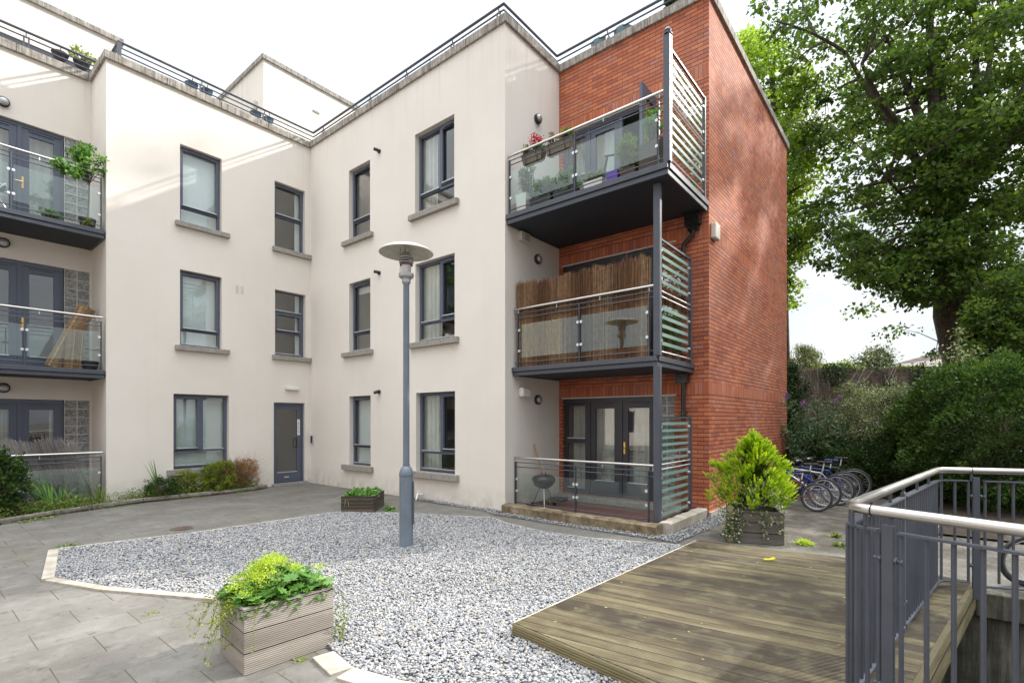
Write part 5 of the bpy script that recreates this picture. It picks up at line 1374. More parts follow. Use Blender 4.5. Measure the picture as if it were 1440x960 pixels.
# ------------------------------------------------------------------ balcony contents
# barbecue
bx, by = 7.40, 5.30
bq_ = empty('kettle_barbecue', (bx, by, .055), 'black kettle barbecue on three legs standing on the ground terrace', 'barbecue')
mb = MB(); mb.lathe([(.02, .37), (.05, .375), (.11, .395), (.165, .435), (.197, .49), (.205, .525), (.205, .53), (.19, .53)], (bx, by, 0), 36); build('bowl', mb, M['black'], bq_, True)
mb = MB(); mb.lathe([(.215, .53), (.215, .54), (.205, .575), (.17, .605), (.11, .622), (.05, .628), (.001, .629)], (bx, by, 0), 36); build('lid', mb, M['black'], bq_, True)
mb = MB(); 
for s in (-.035, .035): mb.tube([(bx+.775*0+.63*s, by-.775*s, .625), (bx+.63*s, by-.775*s, .675)], .006, 6)
build('lid_handle', mb, M['black'], bq_, True)
for k, a in enumerate((math.radians(39+180), math.radians(39+65), math.radians(39-65))):
    mb = MB(); mb.tube([(bx+.07*math.cos(a), by+.07*math.sin(a), .40), (bx+.22*math.cos(a), by+.22*math.sin(a), .06)], .008, 8); build('leg', mb, M['galv'] if k == 0 else M['steelgrey'], bq_, True)
    if k:
        mb = MB(); mb.tube([(bx+.22*math.cos(a)-.01, by+.22*math.sin(a)-.02, .085), (bx+.22*math.cos(a)+.01, by+.22*math.sin(a)+.02, .085)], .03, 12); build('wheel', mb, M['black'], bq_, True)
mb = MB(); mb.tube([(7.75, 5.40, .06), (7.62, 5.68, 1.16)], .012, 8); props(build('broom_handle', mb, simple('bamboo_wood', (.42, .26, .12), .6), None, True), 'thin wooden pole leaning on the rendered wall behind the barbecue', 'pole')
mb = MB(); mb.box(7.95, 8.2, 5.30, 5.60, .056, .12); props(build('door_mat', mb, M['blackmat'], bevel=.01), 'small dark mat on the terrace beside the barbecue', 'mat')

# reeds
def reed_screen(name, label, pts, mat, tops, z0, n, group=None, lean=0, cat='reed screen', parent=None, r=.0035, jit=.012):
    """vertical reeds along a polyline of (x, y); tops: function of fraction"""
    V = []; F = []; cr = []; pts = np.array(pts, float); seg = np.linalg.norm(np.diff(pts, axis=0), axis=1); cum = np.concatenate([[0], np.cumsum(seg)])
    dirv = (pts[-1]-pts[0])/np.linalg.norm(pts[-1]-pts[0])
    for i in range(n):
        t = (i+rng.random())/n; s = t*cum[-1]; x = np.interp(s, cum, pts[:, 0]); y = np.interp(s, cum, pts[:, 1])
        top = tops(t)+rng.normal(0, .03); off = rng.normal(0, .008); nn = np.array([-dirv[1], dirv[0]])
        b = np.array([x+nn[0]*off, y+nn[1]*off, z0]); l = lean+rng.normal(0, jit); e_ = np.array([b[0]+dirv[0]*l*(top-z0)+nn[0]*rng.normal(0, .01), b[1]+dirv[1]*l*(top-z0)+nn[1]*rng.normal(0, .01), top])
        k = len(V); rr = r*(.6+.9*rng.random()); v = rng.random()*.6+.4*(.5+.5*math.sin(t*17+i*.002))
        for q, w_ in ((b, rr), (e_, rr*.7)):
            for a in (0, 2.1, 4.2): V.append(q+np.array([math.cos(a), math.sin(a), 0])*w_); cr.append(v)
        for a in range(3): F.append((k+a, k+(a+1) % 3, k+3+(a+1) % 3, k+3+a))
    o = np_mesh(name, np.array(V), np.array(F), M[mat], parent, col=np.array(cr)[:, None]*np.ones((1, 3)))
    if parent is None: props(o, label, cat, group)
    return o
reed_screen('reed_screen', 'brown reed screen standing inside the glass railing of the first floor balcony', [(7.075, 5.64), (7.075, 3.14)], 'reed',
            lambda t: 4.0+.02*math.sin(t*23)+(-.07 if .30 < t < .37 else 0)+.02*math.sin(t*61)-(.07*t if t < .3 else .0), 2.54, 1900)
reed_screen('reed_screen', 'end piece of brown reed screen behind the striped screen of the first floor balcony', [(7.10, 3.04), (8.1, 3.04)], 'reed', lambda t: 3.52+.03*math.sin(t*17), 2.54, 620)
reed_screen('reed_screen', 'grey weathered reed screen leaning behind the left ground floor railing', [(-.5, 12.33), (2.48, 12.33)], 'greyreed', lambda t: 1.22+.03*math.sin(t*30), .10, 1500, lean=-.28, jit=.03)
# rolled reed mats on the left balcony
def roll(label, a, b, w_, n, mat='palereed', th=.05):
    A = np.array(a, float); B = np.array(b, float); d = B-A; L = np.linalg.norm(d); d /= L
    s = np.cross(d, [0, 1, 0]); s /= np.linalg.norm(s); q = np.cross(s, d); V = []; F = []; cr = []
    for i in range(n):
        x = rng.uniform(-.5, .5)*w_; y = math.sqrt(max(0, 1-(2*x/w_)**2))*th*(1 if rng.random() > .3 else -1)+rng.normal(0, .004)
        p = A+s*x+q*y-d*rng.uniform(0, .03); e_ = B+s*x*1.02+q*y+d*rng.uniform(-.03, .05); k = len(V); rr = .0042*(.6+.8*rng.random()); v = rng.random()
        for u, w2 in ((p, rr), (e_, rr)):
            for a_ in (0, 2.1, 4.2): V.append(u+(s*math.cos(a_)+q*math.sin(a_))*w2); cr.append(v)
        for a_ in range(3): F.append((k+a_, k+(a_+1) % 3, k+3+(a_+1) % 3, k+3+a_))
    e = empty('reed_roll', tuple(A), label, 'reed roll', 'rolled reed mats')
    np_mesh('reeds', np.array(V), np.array(F), M[mat], e, col=np.array(cr)[:, None]*np.ones((1, 3)))
    mb = MB()
    for t in (.12, .3, .5, .68, .86):
        c = A+d*L*t; mb.tube([tuple(c+s*w_*.5*math.cos(u)+q*th*1.12*math.sin(u)) for u in np.linspace(0, 2*PI, 17)], .003, 4, False)
    build('binding_wire', mb, M['twig'], e)
roll('long reed roll leaning diagonally across the left first floor balcony', (1.95, 12.72, 2.60), (2.44, 12.80, 3.78), .27, 500)
roll('short upright reed roll beneath the leaning one on the left balcony', (2.20, 12.58, 2.58), (2.25, 12.60, 3.28), .26, 420)
mb = MB(); mb.lathe([(.10, 2.56), (.14, 2.72), (.12, 2.74)], (2.45, 12.55, 0), 16); props(build('plant_pot', mb, M['blackmat'], None, True), 'black pot in the corner of the left first floor balcony', 'pot')

def pot(label, c, r0, r1, h, mat, name='plant_pot', group=None, sides=24, n=0):
    mb = MB(); mb.lathe([(.001, 0), (r0, 0), (r1, h), (r1*.9, h), (r1*.88, h*.9), (.001, h*.9)], c, sides)
    o = build(name, mb, mat, None, True); props(o, label, 'pot', group); return o
def trough(label, x0, x1, y0, y1, z0, h, mat, name='trough', tap=.02):
    mb = MB(); n = 0
    mb.v += [(x0+tap, y0+tap, z0), (x1-tap, y0+tap, z0), (x1-tap, y1-tap, z0), (x0+tap, y1-tap, z0), (x0, y0, z0+h), (x1, y0, z0+h), (x1, y1, z0+h), (x0, y1, z0+h),
             (x0+.015, y0+.015, z0+h), (x1-.015, y0+.015, z0+h), (x1-.015, y1-.015, z0+h), (x0+.015, y1-.015, z0+h), (x0+.02, y0+.02, z0+h*.85), (x1-.02, y0+.02, z0+h*.85), (x1-.02, y1-.02, z0+h*.85), (x0+.02, y1-.02, z0+h*.85)]
    mb.f += [(0, 3, 2, 1), (0, 1, 5, 4), (1, 2, 6, 5), (2, 3, 7, 6), (3, 0, 4, 7), (4, 5, 9, 8), (5, 6, 10, 9), (6, 7, 11, 10), (7, 4, 8, 11), (8, 9, 13, 12), (9, 10, 14, 13), (10, 11, 15, 14), (11, 8, 12, 15), (12, 13, 14, 15)]
    o = build(name, mb, mat, None, bevel=.004); props(o, label, 'planter'); return o
taupe = simple('taupe_plastic', (.20, .17, .13), .6); brownp = simple('brown_plastic', (.07, .045, .035), .6)
def hung(label, y0, y1, z, plant):
    e = empty('rail_planter', (6.98, (y0+y1)/2, z), label, 'window box', 'flower boxes hung on the top balcony rail')
    mb = MB(); x0, x1 = 6.885, 7.05; h = .16
    mb.v += [(x0+.03, y0+.03, z), (x1-.03, y0+.03, z), (x1-.03, y1-.03, z), (x0+.03, y1-.03, z), (x0, y0, z+h), (x1, y0, z+h), (x1, y1, z+h), (x0, y1, z+h)]
    mb.f += [(0, 3, 2, 1), (0, 1, 5, 4), (1, 2, 6, 5), (2, 3, 7, 6), (3, 0, 4, 7), (4, 5, 6, 7)]
    build('box', mb, taupe, e, bevel=.004)
    for y in (y0+.1, y1-.1):
        mb = MB(); mb.tube([(6.86, y, z+.08), (6.86, y, z+.2), (6.90, y, z+.2), (6.90, y, z-.01), (7.02, y, z-.01)], .006, 6); build('bracket', mb, M['black'], e, True)
hung('taupe flower box on the rail nearest the rendered wall', 4.98, 5.42, 6.0, 0); hung('taupe flower box on the rail, nearer the screen', 4.42, 4.92, 6.0, 0)
def plantlet(name, label, c, rad, nc, per, size, mat, aspect=.5, cat='plant', spread=.8, zmin=None):
    e = empty(name, (c[0], c[1], c[2]-rad[2]), label, cat); bush(name, c, rad, nc, per, rad[0]*.3, size, M[mat], e, .3, c[2]-rad[2] if zmin is None else zmin, aspect, True, 'foliage', spread); return e
ge = empty('geranium', (6.97, 5.1, 6.15), 'geranium with red flower heads in the balcony box by the wall', 'flower')
bush('g', (6.97, 5.2, 6.22), (.09, .22, .10), 24, 16, .04, .04, M['L_grey'], ge, .3, 6.14, .7)
for (y, z) in ((5.16, 6.42), (5.05, 6.33), (5.20, 6.34), (5.10, 6.37)):
    C = np.array([6.93, y, z])+rng.normal(0, .03, (80, 3)); leaf_obj('flower_head', C, rand_dirs(len(C)), .025, .02, M['L_red'], ge)
mb = MB()
for y, z in ((5.16, 6.42), (5.05, 6.33), (5.20, 6.34)): mb.tube([(6.97, 5.14, 6.15), (6.95, y, z)], .003, 4, False)
build('flower_stems', mb, M['stem'], ge)
plantlet('dry_herb', 'straw coloured dry herb at the wall end of the top balcony', (6.97, 5.38, 6.25), (.08, .10, .11), 16, 14, .04, 'L_straw', .25)
plantlet('brown_herb', 'brownish upright herb in the second flower box', (6.97, 4.80, 6.27), (.07, .08, .12), 16, 14, .04, 'L_straw', .3)
plantlet('lime_herb', 'lime green herb in the second flower box nearest the screen', (6.97, 4.52, 6.24), (.08, .12, .09), 20, 16, .045, 'L_yellow', .6)
plantlet('feathery_shrub', 'feathery green conifer behind the wall end glass of the top balcony', (7.08, 5.40, 5.75), (.17, .17, .32), 60, 26, .05, 'L_grey', .2)
trough('tall white pot behind the glass at the wall end of the top balcony', 6.93, 7.14, 5.34, 5.58, 5.20, .34, M['white'], 'tall_pot', .03)
trough('black trough of bushy plants on the top balcony', 6.92, 7.12, 4.82, 5.26, 5.20, .17, M['blackmat'])
trough('second black trough on the top balcony by the middle post', 6.92, 7.12, 4.36, 4.78, 5.20, .17, M['blackmat'])
plantlet('willow_leaf_plant', 'bushy narrow-leaved plant in the black trough by the wall', (7.03, 5.02, 5.50), (.15, .24, .18), 60, 26, .075, 'L_grey', .22)
plantlet('willow_leaf_plant', 'bushy narrow-leaved plant in the second black trough', (7.03, 4.56, 5.50), (.14, .2, .19), 55, 26, .075, 'L_grey', .22)
trough('small white trough behind the middle glass of the top balcony', 6.93, 7.10, 3.86, 4.20, 5.20, .15, M['white'])
plantlet('white_herb', 'pale frothy herb in the small white trough', (7.02, 4.03, 5.42), (.09, .18, .09), 34, 20, .04, 'L_varieg', .5)
purple = simple('purple_plastic', (.14, .07, .42), .4)
trough('bright purple square tub on the top balcony', 6.93, 7.12, 3.60, 3.80, 5.20, .19, purple, 'purple_tub', .015)
trough('brown trough with grasses behind the glass near the screen', 6.95, 7.12, 3.32, 3.58, 5.20, .17, brownp)
plantlet('tall_grass_plant', 'tall yellowish feathery plant in the brown trough', (7.05, 3.50, 5.65), (.10, .16, .32), 50, 20, .09, 'L_weed', .10)
trough('large brown box planter beside the tall striped screen', 6.93, 7.2, 2.86, 3.26, 5.2, .42, brownp, 'box_planter', .01)
plantlet('spindly_plant', 'spindly green stems in the large brown box planter', (7.05, 3.08, 5.90), (.12, .14, .28), 40, 14, .06, 'L_green', .3)
plantlet('small_green_plant', 'small green plant at the brick end of the striped screen', (8.1, 2.92, 5.30), (.12, .06, .09), 26, 16, .05, 'L_green', .6)
# clothes airer leg shape behind the middle glass
mb = MB(); mb.tube([(7.5, 4.25, 5.2), (7.45, 4.05, 5.95)], .02, 8); mb.tube([(7.5, 3.95, 5.95), (7.45, 4.1, 5.95)], .02, 8); props(build('folded_parasol', mb, M['darkframe'], None, True), 'dark folded parasol pole leaning behind the middle glass of the top balcony', 'parasol')

# left top balcony plant and chair
e = empty('balcony_plant', (2.42, 12.28, 6.1), 'leafy bright green plant spilling over the corner of the left top balcony', 'plant')
Pa, Oa, cv, Ca = bush_points((2.38, 12.30, 6.52), (.27, .2, .27), 34, 15, .085, .3)
D = rand_dirs(len(Pa), .1); leaf_obj('foliage', Pa, D, .085, .045, M['L_green'], e, .5*rng.random(len(Pa))+.5*cv)
Pa, Oa, cv, Cb = bush_points((2.14, 12.24, 6.25), (.36, .12, .12), 24, 15, .075, .3)
D = rand_dirs(len(Pa), -.1); leaf_obj('hanging_foliage', Pa, D, .085, .042, M['L_green'], e, .5*rng.random(len(Pa))+.5*cv)
mb = MB()
for c in list(Ca[:40])+list(Cb[:26]): mb.tube([(2.40, 12.36, 6.1), tuple((np.array([2.4, 12.36, 6.2])+c)/2), tuple(c)], .004, 4, False)
mb.tube([(2.40, 12.5, 5.44), (2.41, 12.45, 5.8), (2.40, 12.36, 6.15)], .012, 6)
build('stems', mb, M['twig'], e)
pot('dark round pot under the green plant at the corner of the left top balcony', (2.40, 12.50, 5.25), .10, .13, .22, M['blackmat'])
trough('small black pot at the right end of the left top balcony', 2.30, 2.50, 12.32, 12.48, 5.25, .18, M['blackmat'], 'square_pot')
plantlet('small_green_plant', 'tiny green plant beside the black pot on the left top balcony', (2.36, 12.29, 5.33), (.06, .03, .06), 12, 12, .04, 'L_yellow', .6)
plantlet('dark_low_plant', 'dark low plant on the floor of the left top balcony', (1.86, 12.4, 5.34), (.14, .08, .08), 30, 16, .05, 'L_grey', .4)
e = empty('folding_chair', (1.0, 12.5, 5.24), 'grey metal folding chair at the left edge of the top balcony', 'chair')
for y in (12.35, 12.75):
    mb = MB(); mb.tube([(1.28, y, 5.24), (.95, y, 5.85), (.82, y, 6.1)], .011, 6); build('back_frame', mb, M['galv'], e, True)
    mb = MB(); mb.tube([(.90, y, 5.24), (1.27, y, 5.70)], .011, 6); build('leg', mb, M['galv'], e, True)
mb = MB(); mb.box(.92, 1.28, 12.36, 12.74, 5.66, 5.68); build('seat', mb, M['galv'], e); mb = MB(); mb.box(.80, .86, 12.36, 12.74, 5.95, 6.1); build('backrest', mb, M['galv'], e)

# roof planters hanging behind the roof railing
bluep = simple('blue_grey_plastic', (.10, .17, .26), .3)
def roofpot(c, label, r=.15, axis=0, mat=bluep):
    e = empty('roof_planter', c, label, 'hanging planter', 'round planters behind the roof railing')
    mb = MB(); mb.lathe([(.001, -.16), (r*.35, -.155), (r*.75, -.10), (r, 0), (r*1.03, .005), (r*.95, .005), (r*.9, -.02)], c, 20); build('bowl', mb, mat, e, True)
    mb = MB(); mb.tube([(c[0], c[1]-.03 if axis == 0 else c[1], c[2]), (c[0], c[1]-.08, c[2]+.11)] if axis == 0 else [(c[0]-.03, c[1], c[2]), (c[0]-.08, c[1], c[2]+.11)], .008, 6); build('hook', mb, M['black'], e, True)
    return e
for x, l in ((4.20, 'left bowl of the pair in the middle of the left roof railing'), (4.50, 'right bowl of the pair in the middle of the left roof railing'), (5.58, 'left bowl of the pair near the stair tower corner'), (5.88, 'right bowl of the pair near the stair tower corner')):
    roofpot((x, 12.55, 9.0), 'blue grey planter, '+l, .13)
roofpot((2.18, 13.62, 9.03), 'dark planter bowl, left one of the pair by the step in the roof railing', .14, mat=M['darkframe']); roofpot((2.52, 13.62, 9.03), 'dark planter bowl, right one of the pair by the step in the roof railing', .14, mat=M['darkframe'])
for y, l in ((9.75, 'dark planter low behind the right roof railing, farther one'), (7.95, 'dark planter low behind the right roof railing, nearer one')): roofpot((7.14, y, 8.94), l, .13, 1, M['darkframe'])
for y, l in ((4.95, 'pale blue planter over the brick wall, farther one'), (4.45, 'pale blue planter over the brick wall, nearer one')): roofpot((8.84, y, 8.99), l, .19, 1, simple('pale_blue_plastic', (.22, .36, .42), .3))
plantlet('roof_plant', 'dark green plant above the brick wall at the top of the picture', (8.85, 3.4, 9.05), (.18, .3, .16), 50, 24, .07, 'L_dark', .4)
plantlet('roof_plant', 'sparse yellow green plant behind the step in the roof railing', (2.5, 13.62, 9.14), (.25, .08, .16), 26, 14, .06, 'L_yellow', .4)
mb = MB(); mb.beam((3.25, 13.0, 9.0), (3.9, 13.5, 9.25), .5, .03); mb.tube([(3.2, 13.2, 8.7), (3.55, 13.3, 9.15)], .025, 8); props(build('garden_table', mb, simple('dark_timber', (.07, .035, .02), .6)), 'brown tilted timber table top behind the corner of the roof railing', 'table')
# ------------------------------------------------------------------ bicycles
def bicycle(label, rear, heading, R, frame_mat, lean=.10, group='bicycles parked nose to the brick wall', wb=.98, sus=False, saddle=None, fork=None, h=1.0):
    """built along +X with the rear hub at x=0, then turned; rear = ground point under rear hub"""
    e = empty('bicycle', (0, 0, 0), label, 'bicycle', group)
    def wheel(x):
        mb = MB(); pts = [(x+R*math.cos(a), 0, R+R*math.sin(a)) for a in np.linspace(0, 2*PI, 33)]; w = empty('wheel', (0, 0, 0)); w.parent = e
        mb = MB(); mb.tube([(x+(R-.02)*math.cos(a), 0, R+(R-.02)*math.sin(a)) for a in np.linspace(0, 2*PI, 37)], .021, 8, False); build('tyre', mb, M['blackmat'], w, True)
        mb = MB(); mb.tube([(x+(R-.05)*math.cos(a), 0, R+(R-.05)*math.sin(a)) for a in np.linspace(0, 2*PI, 37)], .010, 6, False); build('rim', mb, rimm, w, True)
        mb = MB()
        for k in range(24):
            a = 2*PI*k/24; s = .02 if k % 2 else -.02; mb.tube([(x+.015*math.cos(a+1), s, R+.015*math.sin(a+1)), (x+(R-.055)*math.cos(a), 0, R+(R-.055)*math.sin(a))], .0012, 3, False)
        mb.tube([(x, -.045, R), (x, .045, R)], .018, 10); build('spokes', mb, M['galv'], w)
    wheel(0); wheel(wb)
    bb = (.40, 0, R*.92); st = (.25, 0, R+.30*h); hd0 = (wb-.24, 0, R+.36*h); hd1 = (wb-.19, 0, R+.24*h)
    mb = MB(); mb.tube([st, hd0], .017, 8); mb.tube([hd1, bb], .021, 8); mb.tube([bb, st, (.235, 0, R+.36*h)], .017, 8); mb.tube([hd0, hd1], .022, 8)
    for s in (-.045, .045): mb.tube([(0, s, R), (.2, s*.5, R*1.0), bb], .010, 6); mb.tube([(0, s, R), st], .009, 6)
    build('frame', mb, frame_mat, e, True)
    mb = MB()
    for s in (-.05, .05): mb.tube([(wb, s, R), (wb-.13, s, R+.2*h)], .013, 8)
    mb.tube([(wb-.13, -.06, R+.2*h), (wb-.13, .06, R+.2*h)], .015, 8); mb.tube([(wb-.13, 0, R+.2*h), hd0], .015, 8); build('fork', mb, fork or frame_mat, e, True)
    mb = MB(); mb.tube([(.235, 0, R+.34*h), (.21, 0, R+.50*h)], .012, 8); build('seat_post', mb, M['galv'], e, True)
    zs = R+.51*h; mb = MB(); mb.obox((.14, 0, zs), ((1, 0, 0), (0, 1, 0), (0, 0, 1)), (.05, .07, .025)); mb.obox((.25, 0, zs+.004), ((1, 0, 0), (0, 1, 0), (0, 0, 1)), (.09, .022, .02)); build('saddle', mb, saddle or M['black'], e, bevel=.018)
    hz = R+.50*h; mb = MB(); mb.tube([hd0, (wb-.27, 0, hz-.04)], .012, 8); mb.tube([(wb-.27, 0, hz-.04), (wb-.20, 0, hz)], .014, 8); mb.tube([(wb-.28, -.28, hz+.01), (wb-.20, -.1, hz), (wb-.20, .1, hz), (wb-.28, .28, hz+.01)], .011, 8); build('handlebar', mb, M['blackmat'], e, True)
    for s in (-1, 1):
        mb = MB(); mb.tube([(wb-.27, s*.17, hz), (wb-.31, s*.29, hz+.01)], .017, 8); build('grip', mb, M['black'], e, True)
        mb = MB(); mb.tube([(wb-.24, s*.15, hz), (wb-.16, s*.2, hz-.03)], .006, 6); build('brake_lever', mb, M['galv'], e, True)
    mb = MB(); mb.tube([(bb[0], -.06, bb[2]), (bb[0], -.075, bb[2])], .075, 18); mb.tube([(bb[0], -.08, bb[2]), (bb[0]+.10, -.085, bb[2]-.10)], .010, 6); mb.tube([(bb[0], .06, bb[2]), (bb[0]-.10, .085, bb[2]+.10)], .010, 6)
    for s in (-.04, .04): mb.tube([(bb[0], -.07, bb[2]+s*1.7), (0, -.06, R+s)], .004, 4)
    build('crankset', mb, M['black'], e, True)
    mb = MB(); mb.obox((bb[0]+.1, -.13, bb[2]-.10), ((1, 0, 0), (0, 1, 0), (0, 0, 1)), (.045, .04, .011)); build('pedal', mb, M['black'], e)
    mb = MB(); mb.obox((bb[0]-.1, .13, bb[2]+.10), ((1, 0, 0), (0, 1, 0), (0, 0, 1)), (.045, .04, .011)); build('pedal', mb, M['black'], e)
    mb = MB(); mb.tube([(wb-.24, .02, hz-.03), (wb-.1, .04, hz+.02), (wb-.17, .02, R+.34*h), (.6, 0, R+.37*h)], .003, 4, False); build('brake_cable', mb, M['black'], e)
    e.location = (rear[0], rear[1], 0); e.rotation_euler = (lean, 0, heading); return e
blue = simple('blue_paint', (.010, .022, .16), .3, var=.05); silv = simple('silver_paint', (.42, .42, .44), .35, .5); orange = simple('bronze_paint', (.13, .045, .025), .35); rimm = simple('bare_rim', (.36, .36, .37), .4, .6); yel = simple('yellow_paint', (.42, .26, .03), .4); wht = simple('pale_paint', (.5, .5, .52), .35)
HD = math.radians(97)
bicycle('small bronze and silver bicycle nearest the conifer planter', (10.22, 1.47), HD, .25, orange, .16, fork=silv, h=.85)
bicycle('blue and white bicycle second in the row by the brick wall', (10.75, 1.42), HD+.06, .275, blue, .13, fork=wht)
bicycle('silver bicycle third in the row with bare metal wheels', (11.2, 1.28), HD-.05, .29, silv, .12, fork=silv)
bicycle('dark blue bicycle fourth in the row under the shrubs', (11.75, 1.22), HD+.04, .30, blue, .12, saddle=blue)
bicycle('dark bicycle at the far end of the row, mostly its rear wheel showing', (12.35, 1.12), HD, .31, M['darkframe'], .1)
bicycle('dark bicycle standing beyond the steel railing, cut by the right edge', (6.93, -.76), math.radians(-62), .255, M['darkframe'], .12, group=None, h=.85)
# low bar the bikes lean on
# ------------------------------------------------------------------ shrubs along the boundary wall
def onwall(t, h, off=.0): p = WA+WD*t+WN*off; return np.array([p.x, p.y, h])
# ivy on the wall
def ivy(label, t0, t1, n, zf, seed=1, mat='L_ivy', size=.075):
    e = empty('wall_ivy', tuple(onwall((t0+t1)/2, 0, .05)), label, 'ivy')
    t = rng.uniform(t0, t1, n*3); z = rng.uniform(0, 3.15, n*3); k = np.sin(t*5.1+z*1.2)+np.sin(t*2.3-z*3.1)+rng.normal(0, .5, n*3)
    keep = k > zf(t, z); t = t[keep][:n]; z = z[keep][:n]
    P = np.array([onwall(a, b, .03+.10*rng.random()) for a, b in zip(t, z)]); D = rng.normal(size=P.shape)*.6+np.array([WN.x, WN.y, -.6]); D /= np.linalg.norm(D, axis=1)[:, None]
    leaf_obj('leaves', P, D, size*(.5+.8*rng.random(len(P))), size*.75, M[mat], e)
    mb = MB()
    for i in range(30):
        a = rng.uniform(t0, t1); pts = [tuple(onwall(a+.15*math.sin(q*2+i), q, .025)) for q in np.linspace(0, 3.0, 8)]; mb.tube(pts, .009, 4, False)
    build('stems', mb, M['twig'], e); return e
ivy('dark ivy covering the wall right beside the brick building', 0, 1.0, 5200, lambda t, z: -1.2)
ivy('patchy ivy over the middle of the garden wall', 1.0, 4.6, 4200, lambda t, z: .7-.9*(z < 1.6)-.5*(z > 2.85))
ivy('thin ivy trails on the right part of the garden wall', 4.6, 9.5, 2600, lambda t, z: 1.1-.8*(z < 1.2)-.6*(z > 2.9))
mb = MB()
e = empty('wall_top_growth', tuple(onwall(3, 3, -.1)), 'tangled pale stems and grass along the top of the garden wall', 'climber')
for i in range(26):
    a = rng.uniform(.3, 8.5); s = onwall(a, 3.0+.05*rng.random(), .02*rng.random()); q = onwall(a+rng.uniform(-.3, .3), 3.0-rng.uniform(.2, .7), .08); m_ = onwall(a+rng.uniform(-.2, .2), 3.06, .1)
    mb.tube([tuple(s), tuple(m_), tuple((m_+q)/2+[.02, 0, 0]), tuple(q)], .007, 4, False)
build('stems', mb, M['sill'], e)
t = rng.uniform(0, 9, 2600); P = np.array([onwall(a, 2.98+.05*rng.random(), -.30*rng.random()+.05) for a in t]); k = np.sin(t*3.3)+rng.normal(0, .4, len(t)) > -.2
leaf_obj('leaves', P[k], rand_dirs(k.sum(), .9), .09, .03, M['L_yellow'], e)

def FR_(r, f, z):   # from right-of-view, forward, height to world
    A_ = math.radians(39.187); return (f*math.cos(A_)+r*math.sin(A_), f*math.sin(A_)-r*math.cos(A_), z)
def pxw(px, py, dep): v = W(px, py, dep); return (v.x, v.y, v.z)
# buddleia
e = empty('buddleia', pxw(1128, 690, 12.6)[:2]+(0,), 'buddleia with purple flower spikes beside the brick wall', 'shrub')
mb = MB(); PP = []; DD = []; FP = []
root = Vector(pxw(1150, 690, 12.6)); root.z = 0
tips = [(1084, 592), (1095, 600), (1112, 628), (1106, 560), (1128, 572), (1150, 560), (1172, 566), (1140, 600), (1180, 600), (1122, 640), (1160, 620), (1190, 590), (1165, 580), (1118, 610), (1135, 655), (1175, 640)]
fl = {(1128, 572): 1, (1172, 566): 1, (1106, 560): 1, (1084, 592): 1}
for (x, y) in tips:
    T = Vector(pxw(x, y, 12.3+rng.uniform(-.6, .6))); m1 = root.lerp(T, .5)+Vector((0, 0, .3)); pts = [root.lerp(m1, t).lerp(m1.lerp(T, t), t) for t in np.linspace(0, 1, 14)]
    mb.tube([p[:] for p in pts], [.018*(1-i/15)+.003 for i in range(14)], 5, False)
    for i in range(4, 14):
        for q in range(13): PP.append((pts[i]+Vector(rng.normal(0, .06, 3)))[:]); dd = rng.normal(size=3); dd[2] -= .3; DD.append(dd)
    if (x, y) in fl:
        d = (pts[-1]-pts[-3]).normalized()+Vector((.3, -.3, -.3))
        for q in range(130): s = rng.random(); FP.append((pts[-1]+d*.26*s+Vector(rng.normal(0, .03*(1-s)+.006, 3)))[:])
build('stems', mb, M['twig'], e); PP = np.array(PP); DD = np.array(DD); DD /= np.linalg.norm(DD, axis=1)[:, None]
leaf_obj('leaves', PP, DD, .17*(.6+.6*rng.random(len(PP))), .035, M['L_grey'], e, rng.random(len(PP))*.75)
FP = np.array(FP); leaf_obj('purple_flowers', FP, rand_dirs(len(FP)), .028, .022, M['L_purple'], e)
def bigshrub(name, label, px, py, dep, rx, rf, rz, nc, per, cr, size, mat, outer=.55, aspect=.5, cat='shrub', zmin=0.02):
    c = FR_((px-720)/712.75*dep, dep, 1.6+(590.48-py)*dep/712.75); e = empty(name, (c[0], c[1], 0), label, cat)
    bush(name, c, (rx, rx*.9, rz), nc, per, cr, size, M[mat], e, outer, zmin, aspect); return e
bigshrub('variegated_shrub', 'pale variegated shrub growing in front of the garden wall', 1222, 590, 12.0, .85, .6, .95, 190, 40, .15, .055, 'L_varieg', .4)
bigshrub('shadowy_shrub', 'dark shadowy shrub behind the bicycles below the variegated one', 1205, 660, 11.9, 1.3, .6, .75, 260, 50, .18, .06, 'L_dark', .4)
bigshrub('leafy_shrub', 'mid green shrub at the foot of the ivy wall behind the bicycles', 1140, 655, 12.8, .85, .5, .85, 170, 44, .18, .08, 'L_ivy', .4)
bigshrub('shadowy_shrub', 'dark shrub in the gap between the variegated shrub and the clipped hedge', 1262, 655, 11.0, .8, .6, .8, 220, 50, .18, .055, 'L_dark', .4)
